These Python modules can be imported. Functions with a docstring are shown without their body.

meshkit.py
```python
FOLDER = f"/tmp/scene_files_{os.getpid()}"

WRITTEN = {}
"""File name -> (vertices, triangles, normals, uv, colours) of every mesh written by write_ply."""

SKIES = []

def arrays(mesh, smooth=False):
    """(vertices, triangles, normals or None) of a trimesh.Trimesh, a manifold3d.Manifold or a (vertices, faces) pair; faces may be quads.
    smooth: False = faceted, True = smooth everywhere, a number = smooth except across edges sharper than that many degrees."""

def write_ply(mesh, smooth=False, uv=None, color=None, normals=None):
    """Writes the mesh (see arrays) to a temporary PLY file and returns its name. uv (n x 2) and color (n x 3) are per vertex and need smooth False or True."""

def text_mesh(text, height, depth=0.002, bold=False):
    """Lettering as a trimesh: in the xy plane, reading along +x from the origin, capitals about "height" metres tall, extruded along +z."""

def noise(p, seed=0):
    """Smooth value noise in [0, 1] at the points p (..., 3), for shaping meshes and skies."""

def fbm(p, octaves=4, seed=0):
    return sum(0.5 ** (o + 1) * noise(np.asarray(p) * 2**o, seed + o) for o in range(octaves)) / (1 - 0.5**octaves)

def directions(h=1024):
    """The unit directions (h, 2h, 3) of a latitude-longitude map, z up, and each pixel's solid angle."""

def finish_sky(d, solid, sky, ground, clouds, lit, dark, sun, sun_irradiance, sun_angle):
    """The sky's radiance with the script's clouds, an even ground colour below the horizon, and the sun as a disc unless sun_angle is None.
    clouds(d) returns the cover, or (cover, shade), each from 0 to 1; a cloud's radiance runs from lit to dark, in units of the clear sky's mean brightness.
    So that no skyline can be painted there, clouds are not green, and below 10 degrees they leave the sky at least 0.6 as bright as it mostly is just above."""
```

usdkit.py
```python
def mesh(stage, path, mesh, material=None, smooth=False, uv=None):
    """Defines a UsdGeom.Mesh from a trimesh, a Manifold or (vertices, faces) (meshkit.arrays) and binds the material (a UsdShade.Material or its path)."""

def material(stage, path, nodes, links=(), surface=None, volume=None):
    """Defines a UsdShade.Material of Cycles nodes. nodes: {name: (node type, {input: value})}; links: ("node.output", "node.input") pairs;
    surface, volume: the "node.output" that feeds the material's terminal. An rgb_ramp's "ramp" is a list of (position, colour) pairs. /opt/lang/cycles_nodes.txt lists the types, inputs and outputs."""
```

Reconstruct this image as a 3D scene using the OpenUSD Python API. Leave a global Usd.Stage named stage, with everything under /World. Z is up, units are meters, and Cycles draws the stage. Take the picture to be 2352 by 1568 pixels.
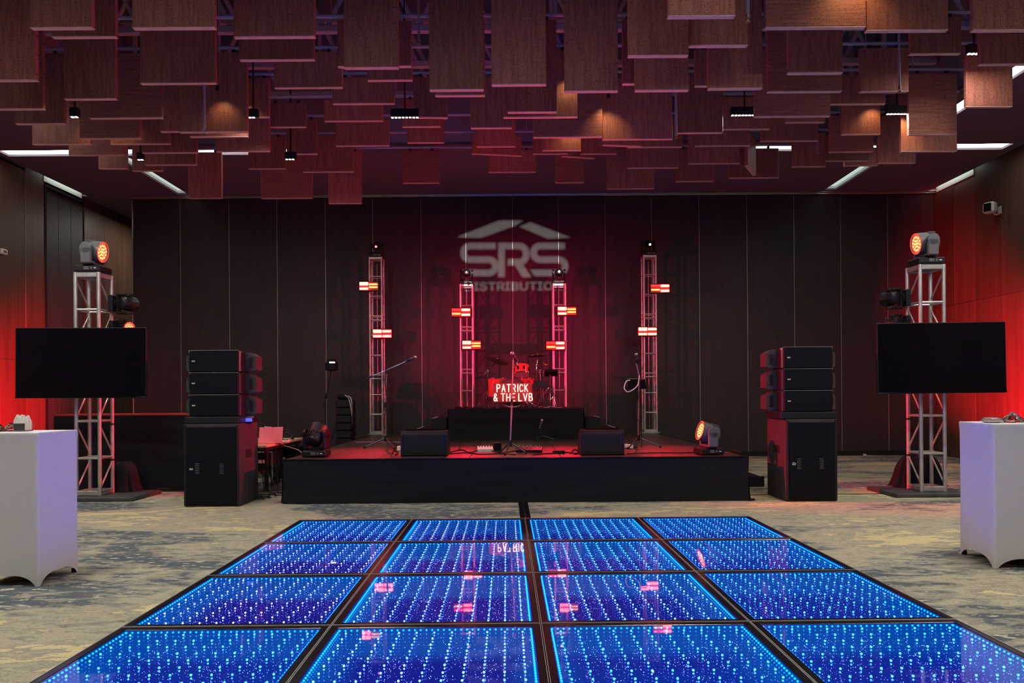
import math, random
import numpy as np, trimesh, manifold3d, shapely
import shapely.geometry as sg
import usdkit, meshkit
from pxr import Usd, UsdGeom, UsdLux, UsdShade, Gf, Sdf, Vt

stage = Usd.Stage.CreateInMemory()
UsdGeom.SetStageUpAxis(stage, 'Z')
UsdGeom.Xform.Define(stage, '/World')
stage.SetDefaultPrim(stage.GetPrimAtPath('/World'))
rng = random.Random(7)
nrng = np.random.default_rng(7)

# ------------------------------------------------------------------ camera, sky, room lights, exposure
F, CX, CY, ROLL, EYE = 1678.0, 1176.0, 908.0, 0.007, 1.33      # lens in pixels of a 2352x1568 frame
cam = UsdGeom.Camera.Define(stage, '/World/camera')
cam.CreateHorizontalApertureAttr(36.0)
cam.CreateFocalLengthAttr(F / 2352 * 36.0)
cam.CreateVerticalApertureOffsetAttr((CY - 784) / 2352 * 36.0)
cam.CreateClippingRangeAttr(Gf.Vec2f(0.05, 200))
COSR, SINR = math.cos(ROLL), math.sin(ROLL)
cam.AddTransformOp().Set(Gf.Matrix4d(COSR, 0, -SINR, 0, SINR, 0, COSR, 0, 0, -1, 0, 0, 0, 0, EYE, 1))
cam.CreateExposureAttr(0.0)

ROOM = 1.25            # house lights
RED = 1.0             # red stage lights
SLOT = 5.0            # ceiling slots

def spot(path, pos, aim, color, power, angle, soft=0.5, radius=0.03):
    l = UsdLux.SphereLight.Define(stage, path)
    l.CreateRadiusAttr(radius); l.CreateColorAttr(Gf.Vec3f(*color)); l.CreateIntensityAttr(power); l.CreateNormalizeAttr(True)
    sh = UsdLux.ShapingAPI.Apply(l.GetPrim()); sh.CreateShapingConeAngleAttr(angle); sh.CreateShapingConeSoftnessAttr(soft)
    place(l, look(pos, aim))
    return l

def look(pos, aim, up=(0, 0, 1)):
    """matrix (rows) whose -z axis points from pos to aim"""
    p, a = np.array(pos, float), np.array(aim, float)
    z = p - a; z /= np.linalg.norm(z)
    u = np.array(up, float)
    if abs(z @ u) > 0.99: u = np.array([0, 1, 0.])
    x = np.cross(u, z); x /= np.linalg.norm(x)
    y = np.cross(z, x)
    m = np.eye(4); m[0, :3], m[1, :3], m[2, :3], m[3, :3] = x, y, z, p
    return m

def place(prim, m):
    x = UsdGeom.Xformable(prim)
    x.ClearXformOpOrder()
    x.AddTransformOp().Set(Gf.Matrix4d(*np.asarray(m, float).ravel()))

def rect_light(path, pos, aim, w, h, color, power):
    l = UsdLux.RectLight.Define(stage, path)
    l.CreateWidthAttr(w); l.CreateHeightAttr(h); l.CreateColorAttr(Gf.Vec3f(*color)); l.CreateIntensityAttr(power); l.CreateNormalizeAttr(True)
    place(l, look(pos, aim)); return l

WARM = (1.0, 0.94, 0.86)
# unseen lamps added to light the room; built with the other lamps below
HOUSE_FILL = [(x, y, 5.3) for y in (-4.5, -1.0, 2.5) for x in (-6.0, -2.0, 2.0, 6.0)] + [(-4.2, 5.2, 4.5), (4.3, 5.6, 4.5), (-6.6, 8.0, 4.5), (6.6, 8.0, 4.5)]

# ------------------------------------------------------------------ helpers
def ray(px, py):
    du, dv = px - CX, py - CY
    return du * COSR - dv * SINR, du * SINR + dv * COSR

def at(px, py, Y):
    u, v = ray(px, py)
    return np.array([u * Y / F, Y, EYE - v * Y / F])

def ground(px, py, z=0.0):
    u, v = ray(px, py)
    Y = F * (EYE - z) / v
    return np.array([u * Y / F, Y, z])

names = {}
def numbered(path):
    n = names.get(path, -1) + 1
    names[path] = n
    return path if n == 0 else f'{path}_{n:03d}'

def tag(prim, label=None, cat=None, group=None, kind=None):
    for k, v in (('label', label), ('category', cat), ('group', group), ('kind', kind)):
        if v: prim.SetCustomDataByKey(k, v)
    return prim

def mat4(loc=(0, 0, 0), rz=0, rx=0, ry=0):
    m = trimesh.transformations.euler_matrix(rx, ry, rz, 'sxyz'); m[:3, 3] = loc
    return m.T

def thing(name, label, cat, loc=(0, 0, 0), rz=0, group=None, rx=0, ry=0, m=None):
    x = UsdGeom.Xform.Define(stage, numbered('/World/' + name))
    place(x, mat4(loc, rz, rx, ry) if m is None else m)
    p = x.GetPrim(); tag(p, label, cat, group)
    return p

SLAB = {'floor': ('patterned beige and slate carpet floor', 'floor'), 'wall_back': ('dark folding partition wall of tall panels behind the stage', 'wall'), 'trim_1': ('grey metal track along the top of the back partition', 'trim'),
        'baseboard_back': ('black base strip along the back partition', 'baseboard'), 'wall_right': ('wood panelled side wall washed red, with the white camera', 'wall'), 'wall_left': ('wood panelled side wall washed red by the draped counter', 'wall'),
        'door_1': ('dark grey storage doors beside the draped counter', 'door'), 'wall_pocket': ('warm lit wood lined pocket beside the back partition', 'wall'), 'wall_rear': ('wood panelled wall at the audience end', 'wall'), 'ceiling': ('purple grey ceiling soffit with light slots round the open roof', 'ceiling')}
def struct(name, m=None):
    x = UsdGeom.Xform.Define(stage, '/World/' + name)
    place(x, np.eye(4) if m is None else m)
    return tag(x.GetPrim(), *SLAB[name], None, 'structure')

def dup(src, label, loc=(0, 0, 0), rz=0, rx=0, ry=0, m=None):
    was = src.GetCustomData()
    base = src.GetName().rstrip('0123456789').rstrip('_')
    x = UsdGeom.Xform.Define(stage, numbered('/World/' + base))
    x.GetPrim().GetReferences().AddInternalReference(src.GetPath())
    place(x, mat4(loc, rz, rx, ry) if m is None else m)
    x.GetPrim().SetInstanceable(True)
    tag(x.GetPrim(), label, was['category'], was.get('group'))
    return x.GetPrim()

class MB:
    """collects shapes that make one mesh"""
    def __init__(s): s.v, s.f, s.n = [], [], 0
    def add(s, v, f, m=None):
        v = np.asarray(v, float); f = np.asarray(f, int)
        if f.shape[1] == 4: f = np.vstack([f[:, [0, 1, 2]], f[:, [0, 2, 3]]])
        if m is not None: v = v @ m[:3, :3].T + m[:3, 3]
        s.v.append(v); s.f.append(f + s.n); s.n += len(v); return s
    def mesh(s, m, t=None): return s.add(m.vertices, m.faces, t)
    def box(s, c, d, ch=0.0, m=None, rz=0, rx=0, ry=0):
        v, f = cbox(d, ch)
        if rz or rx or ry:
            v = v @ trimesh.transformations.euler_matrix(rx, ry, rz)[:3, :3].T
        return s.add(v + np.asarray(c, float), f, m)
    def cyl(s, a, b, r, n=12, r2=None, cap=True):
        v, f = tubemesh([a, b], [r, r if r2 is None else r2], n, cap); return s.add(v, f)
    def tube(s, pts, r, n=8):
        v, f = tubemesh(pts, r, n, True); return s.add(v, f)
    def ball(s, c, r, n=10):
        m = trimesh.creation.uv_sphere(1.0, count=[n, n * 2]); return s.add(m.vertices * np.asarray(r, float) + np.asarray(c, float), m.faces)
    def lathe(s, prof, n=32, m=None):
        prof = np.asarray(prof, float); k = len(prof)
        a = np.arange(n) * 2 * np.pi / n
        v = np.stack([prof[:, None, 0] * np.cos(a), prof[:, None, 0] * np.sin(a), np.repeat(prof[:, 1:2], n, 1)], -1).reshape(-1, 3)
        i, j = np.meshgrid(np.arange(k - 1), np.arange(n), indexing='ij')
        q = np.stack([i * n + j, i * n + (j + 1) % n, (i + 1) * n + (j + 1) % n, (i + 1) * n + j], -1).reshape(-1, 4)
        return s.add(v, q, m)
    def extrude(s, poly, h, m=None):
        for g in getattr(poly, 'geoms', [poly]):
            s.mesh(trimesh.creation.extrude_polygon(g, h, engine='earcut'), m)
        return s
    def done(s): return np.vstack(s.v), np.vstack(s.f)

_cb = {}
def cbox(d, ch):
    d = np.asarray(d, float) / 2
    if ch <= 0:
        v = np.array([[x, y, z] for x in (-1, 1) for y in (-1, 1) for z in (-1, 1)], float) * d
        f = [[0, 1, 3], [0, 3, 2], [4, 6, 7], [4, 7, 5], [0, 4, 5], [0, 5, 1], [2, 3, 7], [2, 7, 6], [0, 2, 6], [0, 6, 4], [1, 5, 7], [1, 7, 3]]
        return v, np.array(f)
    sg_, off = [], []
    for x in (-1, 1):
        for y in (-1, 1):
            for z in (-1, 1):
                for k in range(3):
                    o = np.ones(3); o[k] = 0
                    sg_.append((x, y, z)); off.append(o)
    sg_, off = np.array(sg_, float), np.array(off)
    v = sg_ * (d - off * min(ch, d.min() * 0.9))
    if 'f' not in _cb:
        h = trimesh.Trimesh(sg_ * (1 - off * 0.2), process=False).convex_hull
        idx = [int(np.argmin(np.linalg.norm(sg_ * (1 - off * 0.2) - p, axis=1))) for p in h.vertices]
        _cb['f'] = np.array(idx)[h.faces]
    return v, _cb['f']

def tubemesh(pts, r, n=8, cap=True):
    p = np.asarray(pts, float); r = np.broadcast_to(np.asarray(r, float), (len(p),))
    t = np.gradient(p, axis=0); t /= np.linalg.norm(t, axis=1, keepdims=True) + 1e-12
    ref = np.array([0, 0, 1.]) if abs(t[:, 2]).mean() < 0.8 else np.array([1., 0, 0])
    a = np.cross(t, ref); a /= np.linalg.norm(a, axis=1, keepdims=True) + 1e-12
    b = np.cross(t, a); g = np.arange(n) * 2 * np.pi / n
    v = (p[:, None] + r[:, None, None] * (np.cos(g)[None, :, None] * a[:, None] + np.sin(g)[None, :, None] * b[:, None])).reshape(-1, 3)
    i, j = np.meshgrid(np.arange(len(p) - 1), np.arange(n), indexing='ij')
    q = np.stack([i * n + j, i * n + (j + 1) % n, (i + 1) * n + (j + 1) % n, (i + 1) * n + j], -1).reshape(-1, 4)
    f = np.vstack([q[:, [0, 1, 2]], q[:, [0, 2, 3]]])
    if cap:
        k = len(v); v = np.vstack([v, p[:1], p[-1:]]); e = (len(p) - 1) * n
        j = np.arange(n)
        f = np.vstack([f, np.stack([np.full(n, k), (j + 1) % n, j], 1), np.stack([np.full(n, k + 1), e + j, e + (j + 1) % n], 1)])
    return v, f

def part(parent, name, mesh, mat, smooth=30, label=None, kind=None):
    path = numbered(f'{parent.GetPath()}/{name}')
    m = usdkit.mesh(stage, path, mesh.done() if isinstance(mesh, MB) else mesh, MAT[mat], smooth=smooth)
    return tag(m.GetPrim(), label, None, None, kind)

def solo(name, mesh, mat, label, cat, group=None, kind=None, smooth=30):
    m = usdkit.mesh(stage, numbered('/World/' + name), mesh.done() if isinstance(mesh, MB) else mesh, MAT[mat], smooth=smooth)
    return tag(m.GetPrim(), label, cat, group, kind)

def curve(pts, n=24):
    """smooth curve through the points (Catmull-Rom)"""
    p = np.asarray(pts, float); p = np.vstack([2 * p[0] - p[1], p, 2 * p[-1] - p[-2]])
    out = []
    for i in range(1, len(p) - 2):
        t = np.linspace(0, 1, n, endpoint=False)[:, None]
        a, b, c, d = p[i - 1:i + 3]
        out.append(0.5 * ((2 * b) + (c - a) * t + (2 * a - 5 * b + 4 * c - d) * t**2 + (-a + 3 * b - 3 * c + d) * t**3))
    return np.vstack(out + [p[-2:-1]])

# ------------------------------------------------------------------ materials
MAT = {}
def mk(name, nodes, links, surface): MAT[name] = usdkit.material(stage, '/World/Looks/' + name, nodes, links, surface=surface)
def plain(name, col, rough=0.5, metal=0.0, spec=0.5, **kw):
    mk(name, {'p': ('principled_bsdf', dict(base_color=col, roughness=rough, metallic=metal, specular_ior_level=spec, **kw))}, [], 'p.BSDF')
def glow(name, col, strength):
    mk(name, {'e': ('emission', dict(color=col, strength=strength))}, [], 'e.emission')

plain('black_plastic', (0.007, 0.007, 0.010), 0.42, spec=0.4)
plain('black_matte', (0.010, 0.010, 0.012), 0.75, spec=0.3)
plain('black_gloss', (0.004, 0.004, 0.006), 0.12)
plain('grey_plastic', (0.10, 0.10, 0.11), 0.45)
plain('white_plastic', (0.75, 0.74, 0.70), 0.4)
plain('white_paint', (0.80, 0.86, 0.80), 0.7)
plain('paper', (0.82, 0.80, 0.76), 0.85)
plain('steel', (0.55, 0.55, 0.56), 0.3, 1.0)
plain('chrome', (0.8, 0.8, 0.8), 0.12, 1.0)
plain('dark_steel', (0.10, 0.10, 0.12), 0.4, 0.8)
plain('seam_metal', (0.50, 0.47, 0.46), 0.45, 0.7)
plain('rail_paint', (0.30, 0.30, 0.38), 0.55)
plain('truss_paint', (0.42, 0.40, 0.46), 0.6)
plain('red_shell', (0.55, 0.05, 0.035), 0.25, coat_weight=0.5)
plain('front_head', (0.16, 0.03, 0.035), 0.35)  # dark red carries the neon glow on the bass drum head
plain('drum_head', (0.45, 0.40, 0.40), 0.5)
plain('brass', (0.30, 0.20, 0.09), 0.3, 1.0)
plain('screen_black', (0.003, 0.003, 0.006), 0.10, spec=0.35)
plain('tape_white', (0.75, 0.72, 0.68), 0.7)
plain('tape_yellow', (0.62, 0.55, 0.35), 0.7)
plain('label_white', (0.8, 0.8, 0.8), 0.6)
plain('laptop_lid', (0.62, 0.60, 0.60), 0.35, 0.2)
plain('red_case', (0.35, 0.03, 0.03), 0.4)
plain('roof_dark', (0.22, 0.21, 0.25), 0.8)
plain('clear_acrylic', (0.9, 0.9, 0.9), 0.05, transmission_weight=0.92, ior=1.45)
plain('glass_clear', (0.95, 0.95, 0.95), 0.03, transmission_weight=1.0, ior=1.5)
plain('food_cream', (0.75, 0.72, 0.60), 0.6)
plain('gobo_black', (0.01, 0.01, 0.01), 0.9, spec=0.0)

def noisy(name, stops, scale=(1, 1, 1), nscale=4, detail=4, rough=0.6, bump=0.0, coord='object', metal=0.0, spec=0.4, bscale=None, distort=0.0, sheen=0.0):
    nodes = {'t': ('texture_coordinate', {}), 'm': ('mapping', {'scale': scale}), 'n': ('noise_texture', {'scale': nscale, 'detail': detail, 'distortion': distort}),
             'r': ('rgb_ramp', {'ramp': stops}), 'p': ('principled_bsdf', {'roughness': rough, 'metallic': metal, 'specular_ior_level': spec, 'sheen_weight': sheen})}
    links = [(f't.{coord}', 'm.vector'), ('m.vector', 'n.vector'), ('n.fac', 'r.fac'), ('r.color', 'p.base_color')]
    if bump:
        nodes['b'] = ('bump', {'strength': 1.0, 'distance': bump})
        if bscale:
            nodes['n2'] = ('noise_texture', {'scale': bscale, 'detail': 3}); links += [('m.vector', 'n2.vector'), ('n2.fac', 'b.height')]
        else: links.append(('n.fac', 'b.height'))
        links.append(('b.normal', 'p.normal'))
    mk(name, nodes, links, 'p.BSDF')

noisy('aluminium', [(0.3, (0.50, 0.48, 0.46)), (0.7, (0.66, 0.64, 0.62))], nscale=9, detail=3, rough=0.38, metal=0.75, spec=0.5)
noisy('back_panel', [(0.3, (0.033, 0.024, 0.029)), (0.7, (0.044, 0.032, 0.038))], scale=(6, 1, 0.6), nscale=2.0, rough=0.5, spec=0.3)
noisy('door_panel', [(0.3, (0.045, 0.046, 0.045)), (0.7, (0.055, 0.056, 0.054))], scale=(6, 1, 0.6), nscale=2.0, rough=0.55, spec=0.3)
for i, k in enumerate((0.86, 1.0, 1.16)):
    noisy(f'side_wood_{i}', [(0.3, (0.085 * k, 0.045 * k, 0.028 * k)), (0.7, (0.125 * k, 0.066 * k, 0.042 * k))], scale=(6, 6, 0.25), nscale=2.5, detail=5, rough=0.5, spec=0.35)
noisy('soffit', [(0.3, (0.165, 0.118, 0.150)), (0.7, (0.18, 0.13, 0.165))], nscale=1, rough=0.85, spec=0.2)
noisy('skirt_cloth', [(0.3, (0.0035, 0.0035, 0.007)), (0.7, (0.005, 0.005, 0.009))], nscale=30, rough=0.7, spec=0.2, sheen=0.05)
noisy('stage_wood', [(0.3, (0.035, 0.022, 0.018)), (0.7, (0.075, 0.048, 0.040))], scale=(0.6, 9, 1), nscale=3, detail=5, rough=0.36, spec=0.55, bump=0.0006)
noisy('table_wood', [(0.3, (0.55, 0.38, 0.24)), (0.7, (0.65, 0.47, 0.31))], scale=(1, 8, 1), nscale=3, rough=0.45)
noisy('spandex', [(0.3, (0.60, 0.59, 0.58)), (0.7, (0.63, 0.62, 0.61))], nscale=200, detail=1, rough=0.75, spec=0.25, sheen=0.1)
noisy('scuffed_black', [(0.3, (0.004, 0.004, 0.007)), (0.75, (0.010, 0.010, 0.014))], nscale=12, detail=6, rough=0.55, spec=0.3)
noisy('cabinet_black', [(0.3, (0.034, 0.030, 0.032)), (0.75, (0.048, 0.044, 0.046))], nscale=14, detail=6, rough=0.7)
noisy('plate_dark', [(0.3, (0.05, 0.05, 0.055)), (0.7, (0.09, 0.09, 0.095))], nscale=6, detail=5, rough=0.6, metal=0.3)

# perforated walnut veneer of the hanging boards: grain upright or lying, tone varies from board to board
def board_wood(name, grain):
    sc = (14, 14, 0.9) if grain else (0.9, 14, 14)
    mk(name, {
        't': ('texture_coordinate', {}), 'o': ('object_info', {}),
        'm': ('mapping', {'scale': sc}), 'n': ('noise_texture', {'scale': 3.0, 'detail': 6, 'roughness': 0.62}),
        'r': ('rgb_ramp', {'ramp': [(0.30, (0.26, 0.088, 0.060)), (0.52, (0.37, 0.132, 0.090)), (0.72, (0.47, 0.185, 0.125))]}),
        'v1': ('math', {'math_type': 'multiply_add', 'value2': 0.45, 'value3': 0.74}),
        'h': ('hsv', {}),
        'm2': ('mapping', {'scale': (1, 0, 1)}), 'vo': ('voronoi_texture', {'scale': 52.0, 'randomness': 0.55}),
        'lt': ('math', {'math_type': 'less_than', 'value2': 0.22}),
        'mx': ('mix_color', {'b': (0.012, 0.006, 0.005)}),
        'k': ('math', {'math_type': 'multiply', 'value2': 0.85}),
        'p': ('principled_bsdf', {'roughness': 0.55, 'specular_ior_level': 0.35})},
       [('t.object', 'm.vector'), ('m.vector', 'n.vector'), ('n.fac', 'r.fac'), ('r.color', 'h.color'), ('o.random', 'v1.value1'), ('v1.value', 'h.value'),
        ('t.object', 'm2.vector'), ('m2.vector', 'vo.vector'), ('vo.distance', 'lt.value1'), ('lt.value', 'k.value1'), ('k.value', 'mx.fac'), ('h.color', 'mx.a'), ('mx.result', 'p.base_color')], 'p.BSDF')
board_wood('board_upright', True); board_wood('board_lying', False)
noisy('board_edge_lit', [(0.3, (0.66, 0.42, 0.33)), (0.7, (0.76, 0.50, 0.40))], nscale=8, rough=0.6)  # pale lip, its colour raised to look lit from below

# carpet: beige, grey and slate areas in long torn streaks, pale flecks over the slate
def carpet():
    N = lambda sc, det=4, **k: ('noise_texture', dict(scale=sc, detail=det, **k))
    mk('carpet', {
        'g': ('geometry', {}),
        'ms': ('mapping', {'scale': (0.50, 1.15, 1), 'rotation': (0, 0, 0.22), 'location': (0.9, 0.2, 0)}), 'big': N(0.72, 3, distortion=0.9),
        'mt': ('mapping', {'scale': (2.2, 5.2, 1), 'rotation': (0, 0, 0.12)}), 'tear': N(1.5, 9, roughness=0.72, distortion=0.3),
        'a1': ('math', {'math_type': 'multiply', 'value2': 0.66}), 'sum': ('math', {'math_type': 'add'}),
        'ramp': ('rgb_ramp', {'ramp': [(0.69, (0.081, 0.106, 0.121)), (0.762, (0.105, 0.129, 0.133)), (0.772, (0.256, 0.252, 0.205)), (0.825, (0.317, 0.304, 0.235)), (0.835, (0.441, 0.406, 0.275)), (0.89, (0.410, 0.380, 0.270)), (0.90, (0.307, 0.288, 0.225)), (0.935, (0.348, 0.324, 0.235)), (0.945, (0.615, 0.534, 0.290)), (1.0, (0.635, 0.545, 0.290))]}),
        'mf': ('mapping', {'scale': (2.6, 6.0, 1), 'rotation': (0, 0, 0.1)}), 'fl': N(3.4, 5, roughness=0.55),
        'fr': ('map_range', {'from_min': 0.585, 'from_max': 0.60, 'clamp': True}),
        'dk': ('map_range', {'from_min': 0.772, 'from_max': 0.762, 'clamp': True}),
        'fm': ('math', {'math_type': 'multiply'}),
        'mx': ('mix_color', {'b': (0.55, 0.52, 0.39)}),
        'mp': ('mapping', {'scale': (1, 2.4, 1)}), 'pile': N(60, 5, roughness=0.8),
        'pr': ('map_range', {'from_min': 0.3, 'from_max': 0.7, 'to_min': 0.55, 'to_max': 1.42}),
        'vm': ('vector_math', {'math_type': 'scale'}),
        'b': ('bump', {'strength': 0.6, 'distance': 0.006}),
        'p': ('principled_bsdf', {'roughness': 0.95, 'specular_ior_level': 0.12, 'sheen_weight': 0.1})},
       [('g.position', 'ms.vector'), ('ms.vector', 'big.vector'), ('g.position', 'mt.vector'), ('mt.vector', 'tear.vector'), ('tear.fac', 'a1.value1'),
        ('a1.value', 'sum.value1'), ('big.fac', 'sum.value2'), ('sum.value', 'ramp.fac'), ('g.position', 'mf.vector'), ('mf.vector', 'fl.vector'),
        ('fl.fac', 'fr.value'), ('sum.value', 'dk.value'), ('fr.result', 'fm.value1'), ('dk.result', 'fm.value2'), ('fm.value', 'mx.fac'), ('ramp.color', 'mx.a'),
        ('g.position', 'mp.vector'), ('mp.vector', 'pile.vector'), ('pile.fac', 'pr.value'), ('mx.result', 'vm.vector1'), ('pr.result', 'vm.scale'), ('vm.vector', 'p.base_color'),
        ('pile.fac', 'b.height'), ('b.normal', 'p.normal')], 'p.BSDF')
carpet()

# speaker grille: black metal cloth with fine holes
mk('grille', {'t': ('texture_coordinate', {}), 'm': ('mapping', {'scale': (1, 0, 1)}), 'v': ('voronoi_texture', {'scale': 110.0, 'randomness': 0.0}),
              'r': ('rgb_ramp', {'ramp': [(0.25, (0.0012, 0.0016, 0.003)), (0.40, (0.003, 0.004, 0.008))]}), 'p': ('principled_bsdf', {'roughness': 0.7, 'specular_ior_level': 0.15})},
   [('t.object', 'm.vector'), ('m.vector', 'v.vector'), ('v.distance', 'r.fac'), ('r.color', 'p.base_color')], 'p.BSDF')
# half mirror of the dance floor: clear with a sharp reflection that grows with the angle
mk('half_mirror', {'f': ('fresnel', {'IOR': 2.3}), 't': ('transparent_bsdf', {'color': (0.92, 0.94, 1.0)}), 'g': ('glossy_bsdf', {'color': (1, 1, 1), 'roughness': 0.015}), 'x': ('mix_closure', {})},
   [('f.fac', 'x.fac'), ('t.BSDF', 'x.closure1'), ('g.BSDF', 'x.closure2')], 'x.closure')
# LEDs carry their own colour; the tray glow stands in for their scattered light
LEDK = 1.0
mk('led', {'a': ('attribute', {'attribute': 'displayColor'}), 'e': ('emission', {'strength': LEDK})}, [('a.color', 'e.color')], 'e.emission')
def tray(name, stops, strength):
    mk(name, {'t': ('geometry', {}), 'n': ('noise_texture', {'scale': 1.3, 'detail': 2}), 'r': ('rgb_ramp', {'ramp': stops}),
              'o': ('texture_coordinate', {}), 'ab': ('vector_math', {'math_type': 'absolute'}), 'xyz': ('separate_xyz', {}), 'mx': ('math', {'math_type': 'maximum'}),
              'mr': ('map_range', {'range_type': 'smoothstep', 'from_min': 0.34, 'from_max': 0.56, 'clamp': True}), 'mix': ('mix_color', {'b': (0.003 / strength, 0.090 / strength, 0.55 / strength)}),  # brighter cyan rim stands in for LED glow at the panel edges
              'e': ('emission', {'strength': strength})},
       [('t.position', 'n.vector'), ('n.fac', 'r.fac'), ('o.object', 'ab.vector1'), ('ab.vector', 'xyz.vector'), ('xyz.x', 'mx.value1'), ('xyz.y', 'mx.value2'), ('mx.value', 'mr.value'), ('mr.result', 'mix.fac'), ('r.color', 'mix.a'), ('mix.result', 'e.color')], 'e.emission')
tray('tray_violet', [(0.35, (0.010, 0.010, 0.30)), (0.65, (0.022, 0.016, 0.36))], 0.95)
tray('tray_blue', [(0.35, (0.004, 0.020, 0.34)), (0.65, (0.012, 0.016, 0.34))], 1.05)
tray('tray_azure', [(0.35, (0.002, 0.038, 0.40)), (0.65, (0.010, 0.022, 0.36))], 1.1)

glow('mirror_glow_side', (0.003, 0.095, 0.55), 1.0)  # side walls glow in place of mirrored LED light
glow('slot_soft', (0.62, 0.76, 0.66), 0.85)  # dim glow in place of the lit inner wall of two slots
glow('slot_light', (0.90, 1.0, 0.93), SLOT)
glow('lamp_white', (1.0, 0.97, 0.92), 2.2)
glow('bar_white', (1.0, 0.060, 0.048), 17.0)
glow('bar_red', (1.0, 0.012, 0.015), 5.0)
glow('bar_yellow', (1.0, 0.42, 0.10), 2.6)
glow('neon', (1.0, 0.52, 0.36), 4.2)
glow('lens_red', (1.0, 0.05, 0.03), 2.2)
glow('lens_cell', (1.0, 0.32, 0.09), 4.0)
glow('lens_pink', (1.0, 0.25, 0.25), 2.0)
glow('lens_hot', (1.0, 0.72, 0.55), 3.0)
glow('blue_led', (0.10, 0.10, 0.9), 1.5)
plain('lens_dark', (0.01, 0.01, 0.012), 0.08, coat_weight=1.0)
REDC = (1.0, 0.006, 0.020)

# ------------------------------------------------------------------ the room
WY, CEIL, LX, RX, REAR = 15.6, 5.62, -9.12, 9.05, -8.0
S_TOP = 0.03
SP, PX0, PY0, PYAW = 1.1925, 0.128, 7.745, 0.0075     # dance floor: panel size, middle of the far edge, turn
def floor_pt(i, j):                                   # i: columns from the middle, j: rows from the far edge
    x, y = SP * i, -SP * j
    return np.array([PX0 + x * math.cos(PYAW) - y * math.sin(PYAW), PY0 + x * math.sin(PYAW) + y * math.cos(PYAW), 0])

hole = sg.Polygon([floor_pt(-2, 0)[:2], floor_pt(2, 0)[:2], floor_pt(2, 4)[:2], floor_pt(-2, 4)[:2]]).buffer(-0.004, join_style=2)
floor = struct('floor')
part(floor, 'carpet', MB().extrude(sg.box(LX - 0.3, REAR - 0.2, RX + 0.3, 20).difference(hole), 0.05, trimesh.transformations.translation_matrix((0, 0, -0.05))), 'carpet', smooth=False)

wall = struct('wall_back')
seams = [at(x, 700, WY)[0] for x in (306, 415, 527, 637, 748, 857, 968, 1071, 1178, 1284, 1391, 1498, 1607, 1717, 1825, 1932, 2040, 2150)]
for a, b in zip(seams, seams[1:]):
    part(wall, 'panel', MB().box(((a + b) / 2, WY + 0.05, 2.78), (b - a - 0.016, 0.10, 5.56), 0.004), 'back_panel', smooth=False)
for x in seams[1:-1]:
    part(wall, 'seam_strip', MB().box((x, WY + 0.02, 2.78), (0.009, 0.036, 5.56)), 'seam_metal', smooth=False)
part(wall, 'edge_strip', MB().box((seams[0] - 0.012, WY + 0.05, 2.78), (0.02, 0.10, 5.56)), 'seam_metal', smooth=False)
trim = struct('trim_1')
part(trim, 'track', MB().box(((seams[0] + RX) / 2, WY - 0.02, CEIL - 0.03), (RX - seams[0], 0.10, 0.05), 0.006).box(((seams[0] + RX) / 2, WY - 0.10, CEIL - 0.012), (RX - seams[0], 0.05, 0.02)), 'steel', smooth=False)
bb = struct('baseboard_back')
part(bb, 'board', MB().box(((seams[0] + RX) / 2, WY - 0.012, 0.05), (RX - seams[0], 0.02, 0.10), 0.004), 'black_matte', smooth=False)

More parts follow.
